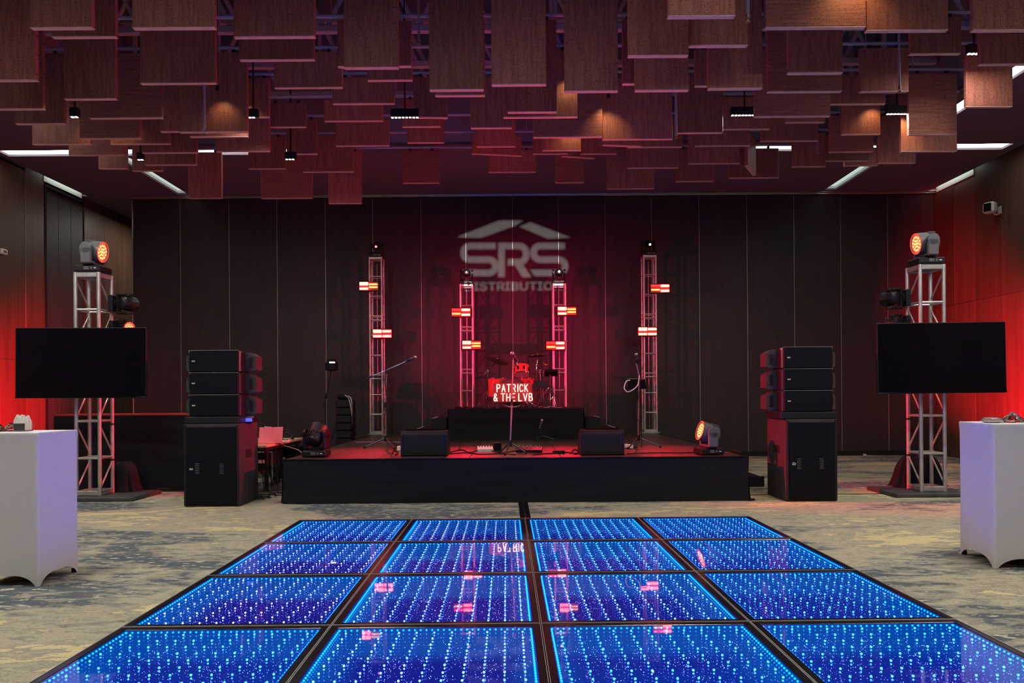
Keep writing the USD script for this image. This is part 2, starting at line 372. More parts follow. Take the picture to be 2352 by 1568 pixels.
def wood_wall(name, X, side, ys, zs, out):
    w = struct(name)
    k = 0
    for a, b in zip(ys, ys[1:]):
        for c, d in zip(zs, zs[1:]):
            part(w, 'panel', MB().box((X + side * (0.03 - 0.004 * (k % 3)), (a + b) / 2, (c + d) / 2), (0.06, b - a - 0.005, d - c - 0.005), 0.003), f'side_wood_{(k * 5 + k // 3) % 3}', smooth=False)
            k += 1
    part(w, 'backing', MB().box((X + side * 0.10, (ys[0] + ys[-1]) / 2, zs[-1] / 2), (0.05, ys[-1] - ys[0], zs[-1])), 'black_matte', smooth=False)
    return w
ysR = [15.58, 14.9, 14.25, 13.45, 12.65, 11.85, 11.05, 10.25, 9.4, 8.6, 7.0, 5.4, 3.8, 2.0, 0, -2, -4, -6, -8][::-1]
wood_wall('wall_right', RX, 1, ysR, [0, 3.12, CEIL + 0.3], 0)
ysL = [14.28, 13.72, 13.0, 12.3, 11.5, 10.7, 9.9, 9.0, 7.4, 5.8, 4.2, 2.6, 1, -2, -5, -8][::-1]
wL = wood_wall('wall_left', LX, -1, ysL, [0, 2.05, CEIL + 0.3], 0)
for y in (13.72, 13.0):
    part(wL, 'metal_reveal', MB().box((LX + 0.002, y, 2.8), (0.008, 0.010, 5.6)), 'seam_metal', smooth=False)
# store doors between the wood and the partition, and the pocket behind the partition's end
dw = struct('door_1')
for a, b in ((14.33, 14.76), (14.76, 15.18), (15.18, 15.60)):
    part(dw, 'leaf_panel', MB().box((LX - 0.05, (a + b) / 2, 2.74), (0.06, b - a - 0.008, 5.48), 0.003), 'door_panel', smooth=False)
part(dw, 'frame', MB().box((LX - 0.03, 14.305, 2.75), (0.10, 0.05, 5.5)).box((LX - 0.03, 14.95, 5.51), (0.10, 1.3, 0.05)), 'black_matte', smooth=False)
part(dw, 'socket', MB().box((LX - 0.015, 14.5, 1.55), (0.02, 0.07, 0.11), 0.005), 'black_plastic')
pk = struct('wall_pocket')
for a, b in ((15.62, 16.4), (16.4, 17.2), (17.2, 18.0), (18.0, 18.8)):
    part(pk, 'panel', MB().box((LX - 0.03, (a + b) / 2, 2.9), (0.06, b - a - 0.006, 5.8), 0.003), f'side_wood_{int(a) % 3}', smooth=False)
part(pk, 'end_panel', MB().box((-7.6, 18.85, 2.9), (3.2, 0.08, 5.8)), 'side_wood_1', smooth=False)
part(pk, 'partition_back', MB().box((-6.1, 17.2, 2.9), (0.06, 3.1, 5.8)), 'side_wood_0', smooth=False)
part(pk, 'pocket_ceiling', MB().box((-7.6, 17.3, CEIL + 0.03), (3.2, 3.3, 0.05)), 'soffit', smooth=False)
wr = struct('wall_rear')
part(wr, 'panel', MB().box((0, REAR - 0.05, 4.1), (RX - LX + 0.4, 0.1, 8.2)), 'side_wood_1', smooth=False)

# ceiling: soffit round a deep opening, light slots cut into the soffit
OX, OY = 6.38, 12.45
slots = {'across_a': (LX + 0.25, 12.62, -3.1, 12.93), 'across_b': (4.25, 12.62, RX - 0.35, 12.93),
         'along_a': (-6.90, 8.0, -6.66, 12.2), 'along_b': (6.66, 8.0, 6.90, 12.2), 'along_c': (-7.02, 13.05, -6.80, 15.42), 'along_d': (6.62, 13.05, 6.86, 15.42),
         'wall_a': (LX - 0.0, 4.0, LX + 0.15, 15.5), 'wall_b': (RX - 0.15, 4.0, RX, 15.5)}
slab = sg.box(LX - 0.02, REAR, RX + 0.02, WY + 0.02).difference(sg.box(-OX, REAR + 2, OX, OY))
for s in slots.values(): slab = slab.difference(sg.box(*s))
ceil = struct('ceiling')
part(ceil, 'soffit', MB().extrude(slab, 0.035, trimesh.transformations.translation_matrix((0, 0, CEIL))), 'soffit', smooth=False)
for n, (x0, y0, x1, y1) in slots.items():
    wallslot = n.startswith('wall')
    h = 0.20 if wallslot else 0.115
    z0, z1 = CEIL + 0.035, CEIL + h
    b = MB()
    along = (x1 - x0) < (y1 - y0)
    if wallslot:
        inner = x1 if n == 'wall_a' else x0
        sgn = 1 if n == 'wall_a' else -1
        part(ceil, 'cove_side', MB().box((inner + sgn * 0.012, (y0 + y1) / 2, (z0 + z1) / 2 + 0.02), (0.02, y1 - y0, z1 - z0)).box(((x0 + x1) / 2, (y0 + y1) / 2, z1 + 0.02), (x1 - x0 + 0.05, y1 - y0, 0.02)), 'white_paint', smooth=False)
        part(ceil, 'cove_lamp', MB().box((inner - sgn * 0.005, (y0 + 14.1) / 2, z1 - 0.05), (0.012, 14.1 - y0, 0.05)), 'cove_light', smooth=False) if 'cove_light' in MAT else None
        xw = LX + 0.012 if n == 'wall_a' else RX - 0.012
        part(ceil, 'cove_fascia', MB().box((xw, (14.25 + 15.5) / 2, CEIL + 0.03), (0.02, 1.25, 0.15)), 'white_paint', smooth=False)
        part(ceil, 'cove_tube', MB().box((inner - sgn * 0.03, (14.25 + 15.45) / 2, z1 - 0.04), (0.02, 1.2, 0.03)), 'slot_light', smooth=False)
        continue
    part(ceil, 'slot_side', MB().box((x0 - 0.01, (y0 + y1) / 2, (z0 + z1) / 2), (0.02, y1 - y0 + 0.04, z1 - z0)).box((x1 + 0.01, (y0 + y1) / 2, (z0 + z1) / 2), (0.02, y1 - y0 + 0.04, z1 - z0))
         .box(((x0 + x1) / 2, y0 - 0.01, (z0 + z1) / 2), (x1 - x0, 0.02, z1 - z0)).box(((x0 + x1) / 2, y1 + 0.01, (z0 + z1) / 2), (x1 - x0, 0.02, z1 - z0)), 'white_paint', smooth=False)
    part(ceil, 'slot_diffuser', MB().box(((x0 + x1) / 2, (y0 + y1) / 2, z1 - 0.02 if not along else z1 - 0.02), (x1 - x0, y1 - y0, 0.02)), 'slot_soft' if n in ('along_c', 'along_d') else 'slot_light', smooth=False)
part(ceil, 'fascia', MB().box((-OX - 0.02, (REAR + 2 + OY) / 2, 6.9), (0.04, OY - REAR - 2, 2.5)).box((OX + 0.02, (REAR + 2 + OY) / 2, 6.9), (0.04, OY - REAR - 2, 2.5)).box((0, OY + 0.02, 6.9), (2 * OX, 0.04, 2.5)).box((0, REAR + 1.98, 6.9), (2 * OX, 0.04, 2.5)), 'roof_dark', smooth=False)
part(ceil, 'roof_deck', MB().box((0, (REAR + 2 + OY) / 2, 8.2), (2 * OX + 0.2, OY - REAR - 1.8, 0.08)), 'roof_dark', smooth=False)
for k in range(26):
    part(ceil, 'deck_rib', MB().box((-6.2 + k * 0.5, (3 + OY) / 2, 8.12), (0.10, OY - 3, 0.07)), 'roof_dark', smooth=False)

# open roof joists seen between the boards
joist_labels = []
for k, y in enumerate((6.6, 7.7, 8.75, 9.8, 10.85, 11.9)):
    t = thing('roof_joist', ('open web roof joist above the boards, ' + ('first', 'second', 'third', 'fourth', 'fifth', 'sixth')[k] + ' away from the stage')
              if False else f'grey open web roof joist above the boards, number {("six", "five", "four", "three", "two", "one")[k]} counted from the stage', 'roof joist', (0, y, 0), group='roof joists')
    zb, zt = 6.25, 7.45
    for z in (zb, zt):
        part(t, 'chord', MB().box((0, 0, z), (2 * OX - 0.1, 0.09, 0.09), 0.008), 'truss_paint', smooth=False)
    n = 10; w = (2 * OX - 0.4) / n
    for i in range(n):
        x0 = -OX + 0.2 + i * w
        part(t, 'web', MB().cyl((x0, 0, zb), (x0 + w / 2, 0, zt), 0.032, 8), 'truss_paint')
        part(t, 'web', MB().cyl((x0 + w / 2, 0, zt), (x0 + w, 0, zb), 0.032, 8), 'truss_paint')
        part(t, 'post', MB().box((x0 + w / 2, 0, (zb + zt) / 2), (0.05, 0.05, zt - zb)), 'truss_paint', smooth=False)

# ------------------------------------------------------------------ hanging boards
def row_y(k): return 12.40 - 0.715 * (6 - k)            # k = 6 is the row nearest the stage
ROWZ = 5.55
for k in range(-4, 7):
    t = thing('board_rail', f'thin grey rail carrying the hanging boards, {["nearest the stage","second","third","fourth","fifth","sixth","seventh","eighth","ninth","tenth","eleventh"][6-k]} {"rail" if k==6 else "rail from the stage"}', 'rail', (0, row_y(k), ROWZ), group='rails of the hanging boards')
    part(t, 'tube', MB().cyl((-6.3, 0, 0), (6.3, 0, 0), 0.022, 8), 'rail_paint')
    for x in (-5, -2.5, 0, 2.5, 5):
        part(t, 'suspension_rod', MB().cyl((x + 0.13 * (k % 3), 0, 0), (x + 0.13 * (k % 3), 0, 2.55), 0.008, 6), 'rail_paint')
# x0, x1, lower edge (pixels in the photograph), row, yaw, grain lying?
BO = [(-60, 82, 182, -1), (68, 211, 61, -2), (117, 265, 82, -1), (303, 493, 61, -2), (321, 495, 189, 0), (536, 723, 82, -1), (549, 721, 135, 0), (146, 265, 225, 0),
      (-40, 98, 248, 0), (34, 147, 282, 1), (204, 371, 269, 1, 0, 1), (410, 568, 301, 1), (367, 480, 300, 2), (182, 321, 316, 2, 0, 1), (73, 207, 330, 3), (253, 390, 329, 3),
      (157, 285, 355, 4, 0, 1), (226, 291, 386, 5), (303, 372, 391, 5), (333, 450, 377, 4), (325, 452, 349, 3), (435, 568, 312, 2), (433, 509, 454, 6), (495, 619, 346, 3),
      (560, 618, 267, 2), (629, 786, 199, 1), (614, 702, 290, 3), (658, 728, 352, 4), (570, 655, 386, 5), (695, 812, 393, 5), (599, 717, 454, 6, 0, 1), (754, 830, 466, 6),
      (744, 879, 276, 3), (763, 906, 236, 2), (843, 947, 182, 1), (775, 945, 150, 0), (790, 915, 153, -1), (770, 894, 333, 4), (924, 1012, 289, 3), (950, 1028, 268, 2, 0.05),
      (935, 1020, 326, 4), (925, 1009, 419, 6, 0, 1), (986, 1111, 204, -1), (999, 1114, 217, 0), (1129, 1255, 192, -1), (1166, 1279, 255, 0), (1156, 1327, 267, 1), (1081, 1176, 292, 2),
      (1095, 1184, 335, 4), (1084, 1198, 354, 5, 0.16), (1122, 1231, 394, 6), (1225, 1384, 313, 2, 0, 1), (1297, 1420, 207, -1), (1246, 1335, 344, 4), (1224, 1306, 352, 5),
      (1290, 1367, 360, 5, 0.22), (1275, 1342, 418, 6, 0, 1), (1334, 1417, 352, 5), (1384, 1545, 318, 2), (1384, 1474, 333, 3, 0.14), (1394, 1503, 432, 6), (1442, 1568, 336, 4),
      (1441, 1559, 384, 5), (1443, 1582, 125, -2), (1459, 1583, 205, -1), (1430, 1500, 190, 0), (1535, 1690, 34, -3), (1583, 1719, 102, -2), (1627, 1752, 201, -1), (1597, 1700, 195, 1),
      (1558, 1661, 303, 2), (1600, 1769, 295, 3), (1597, 1724, 333, 4), (1582, 1700, 374, 5), (1553, 1639, 415, 6), (1759, 1990, 60, -2, 0, 1), (1764, 1935, 208, 0, 0, 1),
      (1811, 1937, 165, -1), (1734, 1908, 265, 1, 0, 1), (1900, 2035, 237, 2), (1805, 1896, 279, 3, 0, 1), (1748, 1880, 322, 4), (1675, 1789, 407, 6), (1703, 1747, 390, 5, 1.05),
      (1977, 2088, 208, 1), (1991, 2179, 67, -2), (2092, 2209, 121, 0), (2088, 2199, 307, 2, 0, 1), (2236, 2425, 66, -2), (2252, 2375, 145, 0), (2220, 2327, 243, 1), (1934, 2023, 307, 3),
      (1906, 2007, 347, 4, 0, 1), (2070, 2199, 346, 3), (2017, 2104, 373, 4), (1821, 1897, 381, 5), (1882, 1997, 368, 5), (1940, 2017, 379, 6)]
BINS = [(-200, 110, 'over the table with the napkin holder'), (110, 300, 'over the tower beside the napkin holder table'), (300, 420, 'over the black draped counter'), (420, 600, 'over the speaker stack by the counter'),
        (600, 760, 'over the laptop table'), (760, 960, 'over the boom microphone stand'), (960, 1100, 'over the short truss nearer the boom stand'), (1100, 1250, 'over the drum kit'),
        (1250, 1400, 'over the short truss nearer the tablet stand'), (1400, 1560, 'over the tablet microphone stand'), (1560, 1740, 'over the red lens on the stage corner'), (1740, 1960, 'over the speaker stack by the low step'),
        (1960, 2130, 'over the tower near the red camera wall'), (2130, 2600, 'over the table with the domed platter')]
ORD = ['lowest', 'second lowest', 'third lowest', 'fourth lowest', 'fifth lowest', 'sixth lowest', 'seventh lowest', 'eighth lowest', 'ninth lowest', 'tenth lowest', 'eleventh lowest', 'twelfth lowest']
lanes, per_bin = {}, {}
order = sorted(range(len(BO)), key=lambda i: -BO[i][2])
bin_of = lambda b: next(k for k, (a, c, _) in enumerate(BINS) if a <= (b[0] + b[1]) / 2 < c)
rank = {}
for i in order:
    k = bin_of(BO[i]); rank[i] = (k, per_bin.get(k, 0)); per_bin[k] = per_bin.get(k, 0) + 1
for i, b in enumerate(BO):
    x0, x1, yb, row = b[:4]; yaw = b[4] if len(b) > 4 else 0; lying = len(b) > 5 and b[5]
    Y0 = row_y(row)
    for off in (0, 0.09, -0.09, 0.18, -0.18, 0.27, -0.27):
        span = lanes.setdefault((row, off), [])
        if all(x1 + 6 < a or x0 - 6 > c for a, c in span): break
    span.append((x0, x1))
    Y = Y0 + off
    p0, p1 = at(x0, yb, Y - 0.03), at(x1, yb, Y - 0.03)
    w, zb = (p1[0] - p0[0]) / max(math.cos(yaw), 0.5), (p0[2] + p1[2]) / 2
    zt = ROWZ - 0.065
    h = zt - zb
    k, r = rank[i]
    size = 'narrow' if x1 - x0 < 100 else 'broad' if x1 - x0 > 150 else 'mid width'
    t = thing('acoustic_board', f'{size} ' + ('' if yaw > 1 else 'hanging ') + f'walnut board {BINS[k][2]}, {ORD[r]} there' + (', edge on' if yaw > 1 else ''), 'hanging board', ((p0[0] + p1[0]) / 2, Y, zb), yaw, group='hanging walnut ceiling boards')
    m = part(t, 'board', MB().box((0, 0, h / 2), (w, 0.054, h), 0.005), 'board_lying' if lying else 'board_upright', smooth=False)
    part(t, 'lower_edge', MB().box((0, 0, -0.004), (w - 0.004, 0.052, 0.008)), 'board_edge_lit', smooth=False, label='pale lower lip brightened for light from below')
    for sx in (-1, 1):
        part(t, 'hanger', MB().box((sx * w * 0.3, 0, h + 0.021), (0.035, 0.03, 0.042), 0.004), 'black_matte', smooth=False)

# sprinkler drops
for (x, y0, y1, Y, lb) in ((470, 189, 302, 8.35, 'over the counter'), (1553, 208, 312, 8.9, 'between the tablet stand boards'), (2066, 69, 205, 8.3, 'near the wall camera side'), (1718, -40, 42, 6.2, 'at the top edge over the stage corner light'),
                          (962, -30, 95, 8.0, 'at the top edge over the boom stand'), (1020, 205, 270, 10.3, 'over the boom stand wedge'), (1878, 300, 355, 11.25, 'near the bright ceiling slot')):
    p = at(x, y1, Y)
    t = thing('sprinkler_drop', f'thin grey sprinkler pipe with head hanging {lb}', 'sprinkler', (p[0], p[1], p[2]), group='sprinkler pipes')
    part(t, 'pipe', MB().cyl((0, 0, 0.03), (0, 0, 8.1 - p[2]), 0.014, 8), 'rail_paint')
    part(t, 'head', MB().lathe([(0.0, -0.03), (0.022, -0.03), (0.022, -0.024), (0.006, -0.02), (0.006, 0), (0.018, 0.005), (0.018, 0.03), (0, 0.03)], 12), 'steel')

# linear louvre lamps among the boards; their light falls straight down
def louvre_lamp(pos, w, label, power, group='louvre ceiling lamps'):
    t = thing('louvre_lamp', label, 'ceiling lamp', pos, group=group)
    part(t, 'housing', MB().box((0, 0, 0.060), (w, 0.07, 0.10), 0.006), 'black_matte', smooth=False)
    for i in range(max(2, int(w / 0.045))):
        part(t, 'cell', MB().box((-w / 2 + 0.0225 + i * 0.045, 0, 0.006), (0.03, 0.03, 0.012)), 'lamp_white', smooth=False)
    part(t, 'stem', MB().cyl((0, 0, 0.1), (0, 0, 8.16 - pos[2]), 0.01, 6), 'black_matte')
    if power:
        rect_light(f'{t.GetPath()}/light', (0, 0, -0.012), (0, 0, -1), max(w, 0.2), 0.08, WARM, power)
    return t
LW = 3.0 * ROOM
for (x, y, Y, w, lb) in ((172, 270, 8.5, 0.10, 'small black louvre lamp under the boards by the napkin holder table'), (323, 368, 10.6, 0.09, 'small black louvre lamp at the board edge over the counter'),
                         (668, 367, 10.6, 0.16, 'small black louvre lamp over the laptop table'), (582, 271, 9.3, 0.13, 'black louvre lamp half hidden over the speaker stack by the counter'),
                         (930, 271, 9.3, 0.36, 'long black louvre lamp over the boom microphone stand'), (1710, 266, 9.6, 0.36, 'long black louvre lamp over the stage corner light'),
                         (2060, 263, 9.6, 0.28, 'long black louvre lamp over the tower near the camera wall'), (2237, 125, 8.4, 0.16, 'black louvre lamp under the boards by the domed platter table')):
    p = at(x, y, Y)
    louvre_lamp(tuple(p), w, lb, LW)
for i, (x, y, z) in enumerate(HOUSE_FILL):
    louvre_lamp((x, y, z), 1.2, f'added unseen louvre lamp on the audience side, {["first","second","third","fourth","fifth","sixth","seventh","eighth","ninth","tenth","eleventh","twelfth","thirteenth","fourteenth","fifteenth","sixteenth"][i]} from the rear corner', (2.5 if y < -4 else 4 if y < 0 else 18 if y < 4 else 26 if y < 7 else 15) * ROOM, 'added audience side louvre lamps')

louvre_lamp((-7.9, 16.9, 5.45), 0.5, 'black louvre lamp inside the wood lined pocket behind the partition', 9 * ROOM)

# small warm accent lamps that graze some boards
for (x, y, Yb, lb), pw_ in zip( ((1985, -10, row_y(-2), 'over the camera wall speaker stack'), (2085, 322, row_y(3), 'near the camera wall tower'), (200, 318, row_y(3), 'by the napkin holder table'), (560, 296, row_y(2), 'over the counter speaker stack'),
                       (1322, 326, row_y(4), 'over the short truss nearer the tablet'), (1398, 300, row_y(2), 'over the tablet stand'), (1310, 240, row_y(1), 'over the drum kit'), (262, 318, row_y(3), 'over the tower by the counter'),
                       (2018, 300, row_y(3), 'over the tower near the camera'), (500, 290, row_y(1), 'beside the counter sprinkler')), (6.0, 3.2, 1.6, 0.7, 3.0, 2.0, 1.4, 1.6, 1.6, 0.7)):
    p = at(x, y, Yb - 0.20)
    z = p[2] + 0.42
    t = thing('accent_lamp', f'tiny black accent lamp grazing a board {lb}', 'spotlight', (p[0], p[1], z), group='tiny accent lamps')
    part(t, 'can', MB().cyl((0, 0, 0), (0, 0, 0.07), 0.02, 12), 'black_matte')
    part(t, 'stem', MB().cyl((0, 0, 0.1), (0, 0, 8.1 - z), 0.006, 6), 'black_matte')
    spot(f'{t.GetPath()}/light', (0, 0, -0.02), (0.0, 0.24, -0.45), (1.0, 0.66, 0.30), pw_, 52, 1.0, 0.02)

# ------------------------------------------------------------------ dance floor of LED mirror panels
_oct = (np.array([(1, 0, 0), (-1, 0, 0), (0, 1, 0), (0, -1, 0), (0, 0, 1), (0, 0, -1)], float), np.array([(0, 2, 4), (2, 1, 4), (1, 3, 4), (3, 0, 4), (2, 0, 5), (1, 2, 5), (3, 1, 5), (0, 3, 5)]))
_ico = trimesh.creation.icosphere(1, 1.0); _ico = (np.array(_ico.vertices), np.array(_ico.faces))
def led_mesh(path, sets):
    """small glowing beads: each set is (points, sizes, colours, shape)"""
    V, Fc, C, n = [], [], [], 0
    for pts, sizes, cols, (bv, bf) in sets:
        V.append((pts[:, None] + bv[None] * sizes[:, None, None]).reshape(-1, 3))
        Fc.append((np.arange(len(pts))[:, None, None] * len(bv) + bf[None]).reshape(-1, 3) + n)
        C.append(np.repeat(cols, len(bv), 0)); n += len(V[-1])
    m = usdkit.mesh(stage, path, (np.vstack(V), np.vstack(Fc)), MAT['led'])
    UsdGeom.PrimvarsAPI(m).CreatePrimvar('displayColor', Sdf.ValueTypeNames.Color3fArray, 'vertex').Set(Vt.Vec3fArray.FromNumpy(np.vstack(C).astype(np.float32)))
    return m.GetPrim()

MARG = 0.045
def dance_panel(label, loc, rz, style, seed):
    r = np.random.default_rng(seed)
    t = thing('dance_floor_panel', label, 'dance floor', loc, rz, group='LED mirror dance floor panels')
    h = SP / 2; zt = S_TOP
    fr = MB()
    for s in (-1, 1):
        fr.box((s * (h - MARG / 2 - 0.003), 0, zt / 2 - 0.05), (MARG, SP - 0.006, zt + 0.10), 0.003).box((0, s * (h - MARG / 2 - 0.003), zt / 2 - 0.05), (SP - 2 * MARG, MARG, zt + 0.10), 0.003)
    part(t, 'frame', fr, 'frame_black', smooth=False)
    ed = MB()
    for s in (-1, 1):
        ed.box((s * (h - 0.0045), 0, zt + 0.001), (0.004, SP - 0.004, 0.004)).box((0, s * (h - 0.0045), zt + 0.001), (SP - 0.004, 0.004, 0.004))
    part(t, 'edge_trim', ed, 'seam_metal', smooth=False)
    part(t, 'mirror_glass', MB().add([(-h + MARG, -h + MARG, zt - 0.002), (h - MARG, -h + MARG, zt - 0.002), (h - MARG, h - MARG, zt - 0.002), (-h + MARG, h - MARG, zt - 0.002)], [(0, 1, 2, 3)]), 'half_mirror', smooth=False)
    g = h - MARG; q = g - 0.006
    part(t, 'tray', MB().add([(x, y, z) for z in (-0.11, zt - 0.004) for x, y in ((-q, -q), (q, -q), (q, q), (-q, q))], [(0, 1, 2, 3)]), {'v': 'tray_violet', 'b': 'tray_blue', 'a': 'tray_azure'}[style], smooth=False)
    part(t, 'lit_side', MB().add([(x, y, z) for z in (-0.11, zt - 0.004) for x, y in ((-q, -q), (q, -q), (q, q), (-q, q))], [(0, 1, 5, 4), (1, 2, 6, 5), (2, 3, 7, 6), (3, 0, 4, 7)]), 'mirror_glow_side', smooth=False)
    # lamps on a grid, each with beads below modelled as its mirror images
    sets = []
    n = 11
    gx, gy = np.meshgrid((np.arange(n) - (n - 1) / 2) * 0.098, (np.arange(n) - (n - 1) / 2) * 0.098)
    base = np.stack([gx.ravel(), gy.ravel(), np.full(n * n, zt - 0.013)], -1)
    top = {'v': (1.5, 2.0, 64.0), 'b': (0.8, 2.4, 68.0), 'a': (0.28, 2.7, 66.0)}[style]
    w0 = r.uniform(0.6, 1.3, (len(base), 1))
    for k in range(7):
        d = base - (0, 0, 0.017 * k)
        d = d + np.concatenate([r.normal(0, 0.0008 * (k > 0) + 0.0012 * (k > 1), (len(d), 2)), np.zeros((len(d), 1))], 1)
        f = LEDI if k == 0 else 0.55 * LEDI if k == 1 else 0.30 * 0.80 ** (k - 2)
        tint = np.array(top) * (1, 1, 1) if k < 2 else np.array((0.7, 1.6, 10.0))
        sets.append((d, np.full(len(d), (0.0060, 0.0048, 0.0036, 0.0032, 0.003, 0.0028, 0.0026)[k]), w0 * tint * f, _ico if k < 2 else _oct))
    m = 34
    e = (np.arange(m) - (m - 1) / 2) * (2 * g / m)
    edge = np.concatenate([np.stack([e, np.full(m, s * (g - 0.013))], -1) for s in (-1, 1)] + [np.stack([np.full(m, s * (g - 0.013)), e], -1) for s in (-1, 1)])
    for k in range(5):  # lower rings are beads modelled as mirror images of the edge LEDs
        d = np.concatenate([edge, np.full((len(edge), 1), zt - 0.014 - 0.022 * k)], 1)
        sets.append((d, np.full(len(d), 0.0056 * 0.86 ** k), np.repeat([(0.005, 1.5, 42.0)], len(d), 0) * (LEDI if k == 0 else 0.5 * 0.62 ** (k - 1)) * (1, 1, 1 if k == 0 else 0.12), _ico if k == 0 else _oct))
    # fine sparkle: scattered glowing beads in place of far mirror images
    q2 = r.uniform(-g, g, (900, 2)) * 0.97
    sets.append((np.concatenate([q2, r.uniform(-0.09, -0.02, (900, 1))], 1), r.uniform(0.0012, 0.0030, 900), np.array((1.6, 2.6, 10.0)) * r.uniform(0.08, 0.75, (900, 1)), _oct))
    tag(led_mesh(f'{t.GetPath()}/led_lights', sets), 'small blue and white LED beads and modelled mirror images under the glass', kind='stuff')
    return t
LEDI = 1.0
plain('frame_black', (0.006, 0.006, 0.008), 0.22, spec=0.6)
COLN = ['outer column beside the napkin holder table', 'inner column on the napkin holder side', 'inner column on the domed platter side', 'outer column beside the domed platter table']
ROWN = ['row nearest the stage', 'second row from the stage', 'third row from the stage', 'row farthest from the stage']
STY = ['bvaa', 'vbaa', 'vbba', 'abaa']
protos = {}
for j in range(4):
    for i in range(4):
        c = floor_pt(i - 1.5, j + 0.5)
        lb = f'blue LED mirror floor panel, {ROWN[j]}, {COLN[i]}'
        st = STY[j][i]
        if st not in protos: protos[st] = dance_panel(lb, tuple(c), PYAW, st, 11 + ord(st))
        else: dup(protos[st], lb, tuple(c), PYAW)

# ------------------------------------------------------------------ stage
SH = 0.545
fl, fr_ = ground(648, 1158), ground(1714, 1147)
SX0, SX1, SY0, SY1 = fl[0], fr_[0], (fl[1] + fr_[1]) / 2, 15.38
SW = SX1 - SX0
def wavy(nx, nz, w, h, amp, seed, sag=0.0, bottom=0.0):
    u, z = np.meshgrid(np.linspace(0, w, nx), np.linspace(0, h, nz))
    p = np.stack([u * 0.9, z * 5.5, np.full_like(u, seed)], -1)
    d = amp * (meshkit.fbm(p, 3, seed) - 0.5) * 2 + amp * 0.8 * (meshkit.fbm(np.stack([u * 3.2, z * 2.2, u * 0 + 3], -1), 3, seed + 5) - 0.5)
    fade = np.clip((h - z) / (h * 0.25), 0, 1)
    d = d * fade + bottom * (1 - z / h) ** 2
    return u, z, d
def cloth_panel(a, b, z0, z1, out, amp, seed, nx=90, nz=26, bottom=0.03, hem=None):
    a, b = np.array(a, float), np.array(b, float); w = np.linalg.norm(b - a); t = (b - a) / w
    u, z, d = wavy(nx, nz, w, z1 - z0, amp, seed, bottom=bottom)
    if hem is not None: z = (z / (z1 - z0)) * (z1 - z0 - hem(u / w)) + hem(u / w)
    xy = a[None, None] + u[..., None] * t + (d[..., None] + 0.012) * np.array(out)
    v = np.concatenate([xy, (z + z0)[..., None]], -1).reshape(-1, 3)
    i, j = np.meshgrid(np.arange(nz - 1), np.arange(nx - 1), indexing='ij')
    q = np.stack([i * nx + j, i * nx + j + 1, (i + 1) * nx + j + 1, (i + 1) * nx + j], -1).reshape(-1, 4)
    return MB().add(v, q)
st = thing('stage', 'low black skirted stage with dark wooden deck carrying drums and trusses', 'stage')
nx_, ny_ = 5, 5
for i in range(nx_):
    for j in range(ny_):
        x0, x1 = SX0 + SW * i / nx_, SX0 + SW * (i + 1) / nx_
        y0, y1 = SY0 + 0.02 + (SY1 - SY0) * j / ny_, SY0 + 0.02 + (SY1 - SY0) * (j + 1) / ny_
        part(st, 'deck_panel', MB().box(((x0 + x1) / 2, (y0 + y1) / 2, SH - 0.03), (x1 - x0 - 0.005, y1 - y0 - 0.005, 0.06), 0.003), 'stage_wood', smooth=False)
for i in range(nx_ + 1):
    for y in (SY0 + 0.15, SY1 - 0.1):
        part(st, 'leg', MB().box((SX0 + 0.08 + (SW - 0.16) * i / nx_, y, (SH - 0.06) / 2), (0.05, 0.05, SH - 0.06)), 'dark_steel', smooth=False)
part(st, 'front_skirt', cloth_panel((SX0, SY0), (SX1, SY0), 0.004, SH + 0.004, (0, -1), 0.016, 3, 170, 34, 0.035), 'skirt_cloth', smooth=True)
part(st, 'side_skirt', cloth_panel((SX1, SY0), (SX1, SY1), 0.004, SH + 0.004, (1, 0), 0.014, 5), 'skirt_cloth', smooth=True)
part(st, 'side_skirt', cloth_panel((SX0, SY1), (SX0, SY0), 0.004, SH + 0.004, (-1, 0), 0.014, 6), 'skirt_cloth', smooth=True)
part(st, 'skirt_binding', MB().box(((SX0 + SX1) / 2, SY0 - 0.005, SH + 0.003), (SW + 0.03, 0.045, 0.012), 0.004), 'black_gloss', smooth=False)
for x in (0.04, 0.1, 0.155, 0.17, 0.245, 0.26, 0.33, 0.36, 0.41, 0.50, 0.57, 0.6, 0.70, 0.78, 0.86, 0.93, 0.985):
    part(st, 'skirt_clip', MB().box((SX0 + SW * x, SY0 - 0.016, SH + 0.004), (rng.uniform(0.03, 0.10), 0.02, 0.008), 0.003), 'chrome', smooth=False)
part(st, 'deck_tape', MB().box(((SX0 + SX1) / 2 - 2.0, 12.6, SH + 0.001), (1.5, 0.03, 0.002)), 'tape_white', smooth=False)

# drum riser and its side steps
RX0, RX1, RY0, RY1, RZ = at(1030, 940, 12.95)[0], at(1340, 940, 12.95)[0], 12.95, 14.72, 1.095
rs = thing('drum_riser', 'black skirted drum riser standing on the stage', 'riser')
for i in range(2):
    part(rs, 'deck_panel', MB().box(((RX0 + (RX1 - RX0) * (i + 0.5) / 2), (RY0 + RY1) / 2, RZ - 0.03), ((RX1 - RX0) / 2 - 0.004, RY1 - RY0, 0.06), 0.004), 'scuffed_black', smooth=False)
part(rs, 'front_skirt', cloth_panel((RX0, RY0), (RX1, RY0), SH + 0.003, RZ + 0.003, (0, -1), 0.010, 12, 80, 20, 0.02), 'skirt_cloth', smooth=True)
part(rs, 'side_skirt', cloth_panel((RX1, RY0), (RX1, RY1), SH + 0.003, RZ, (1, 0), 0.01, 13, 40, 16, 0.02), 'skirt_cloth', smooth=True)
part(rs, 'side_skirt', cloth_panel((RX0, RY1), (RX0, RY0), SH + 0.003, RZ, (-1, 0), 0.01, 14, 40, 16, 0.02), 'skirt_cloth', smooth=True)
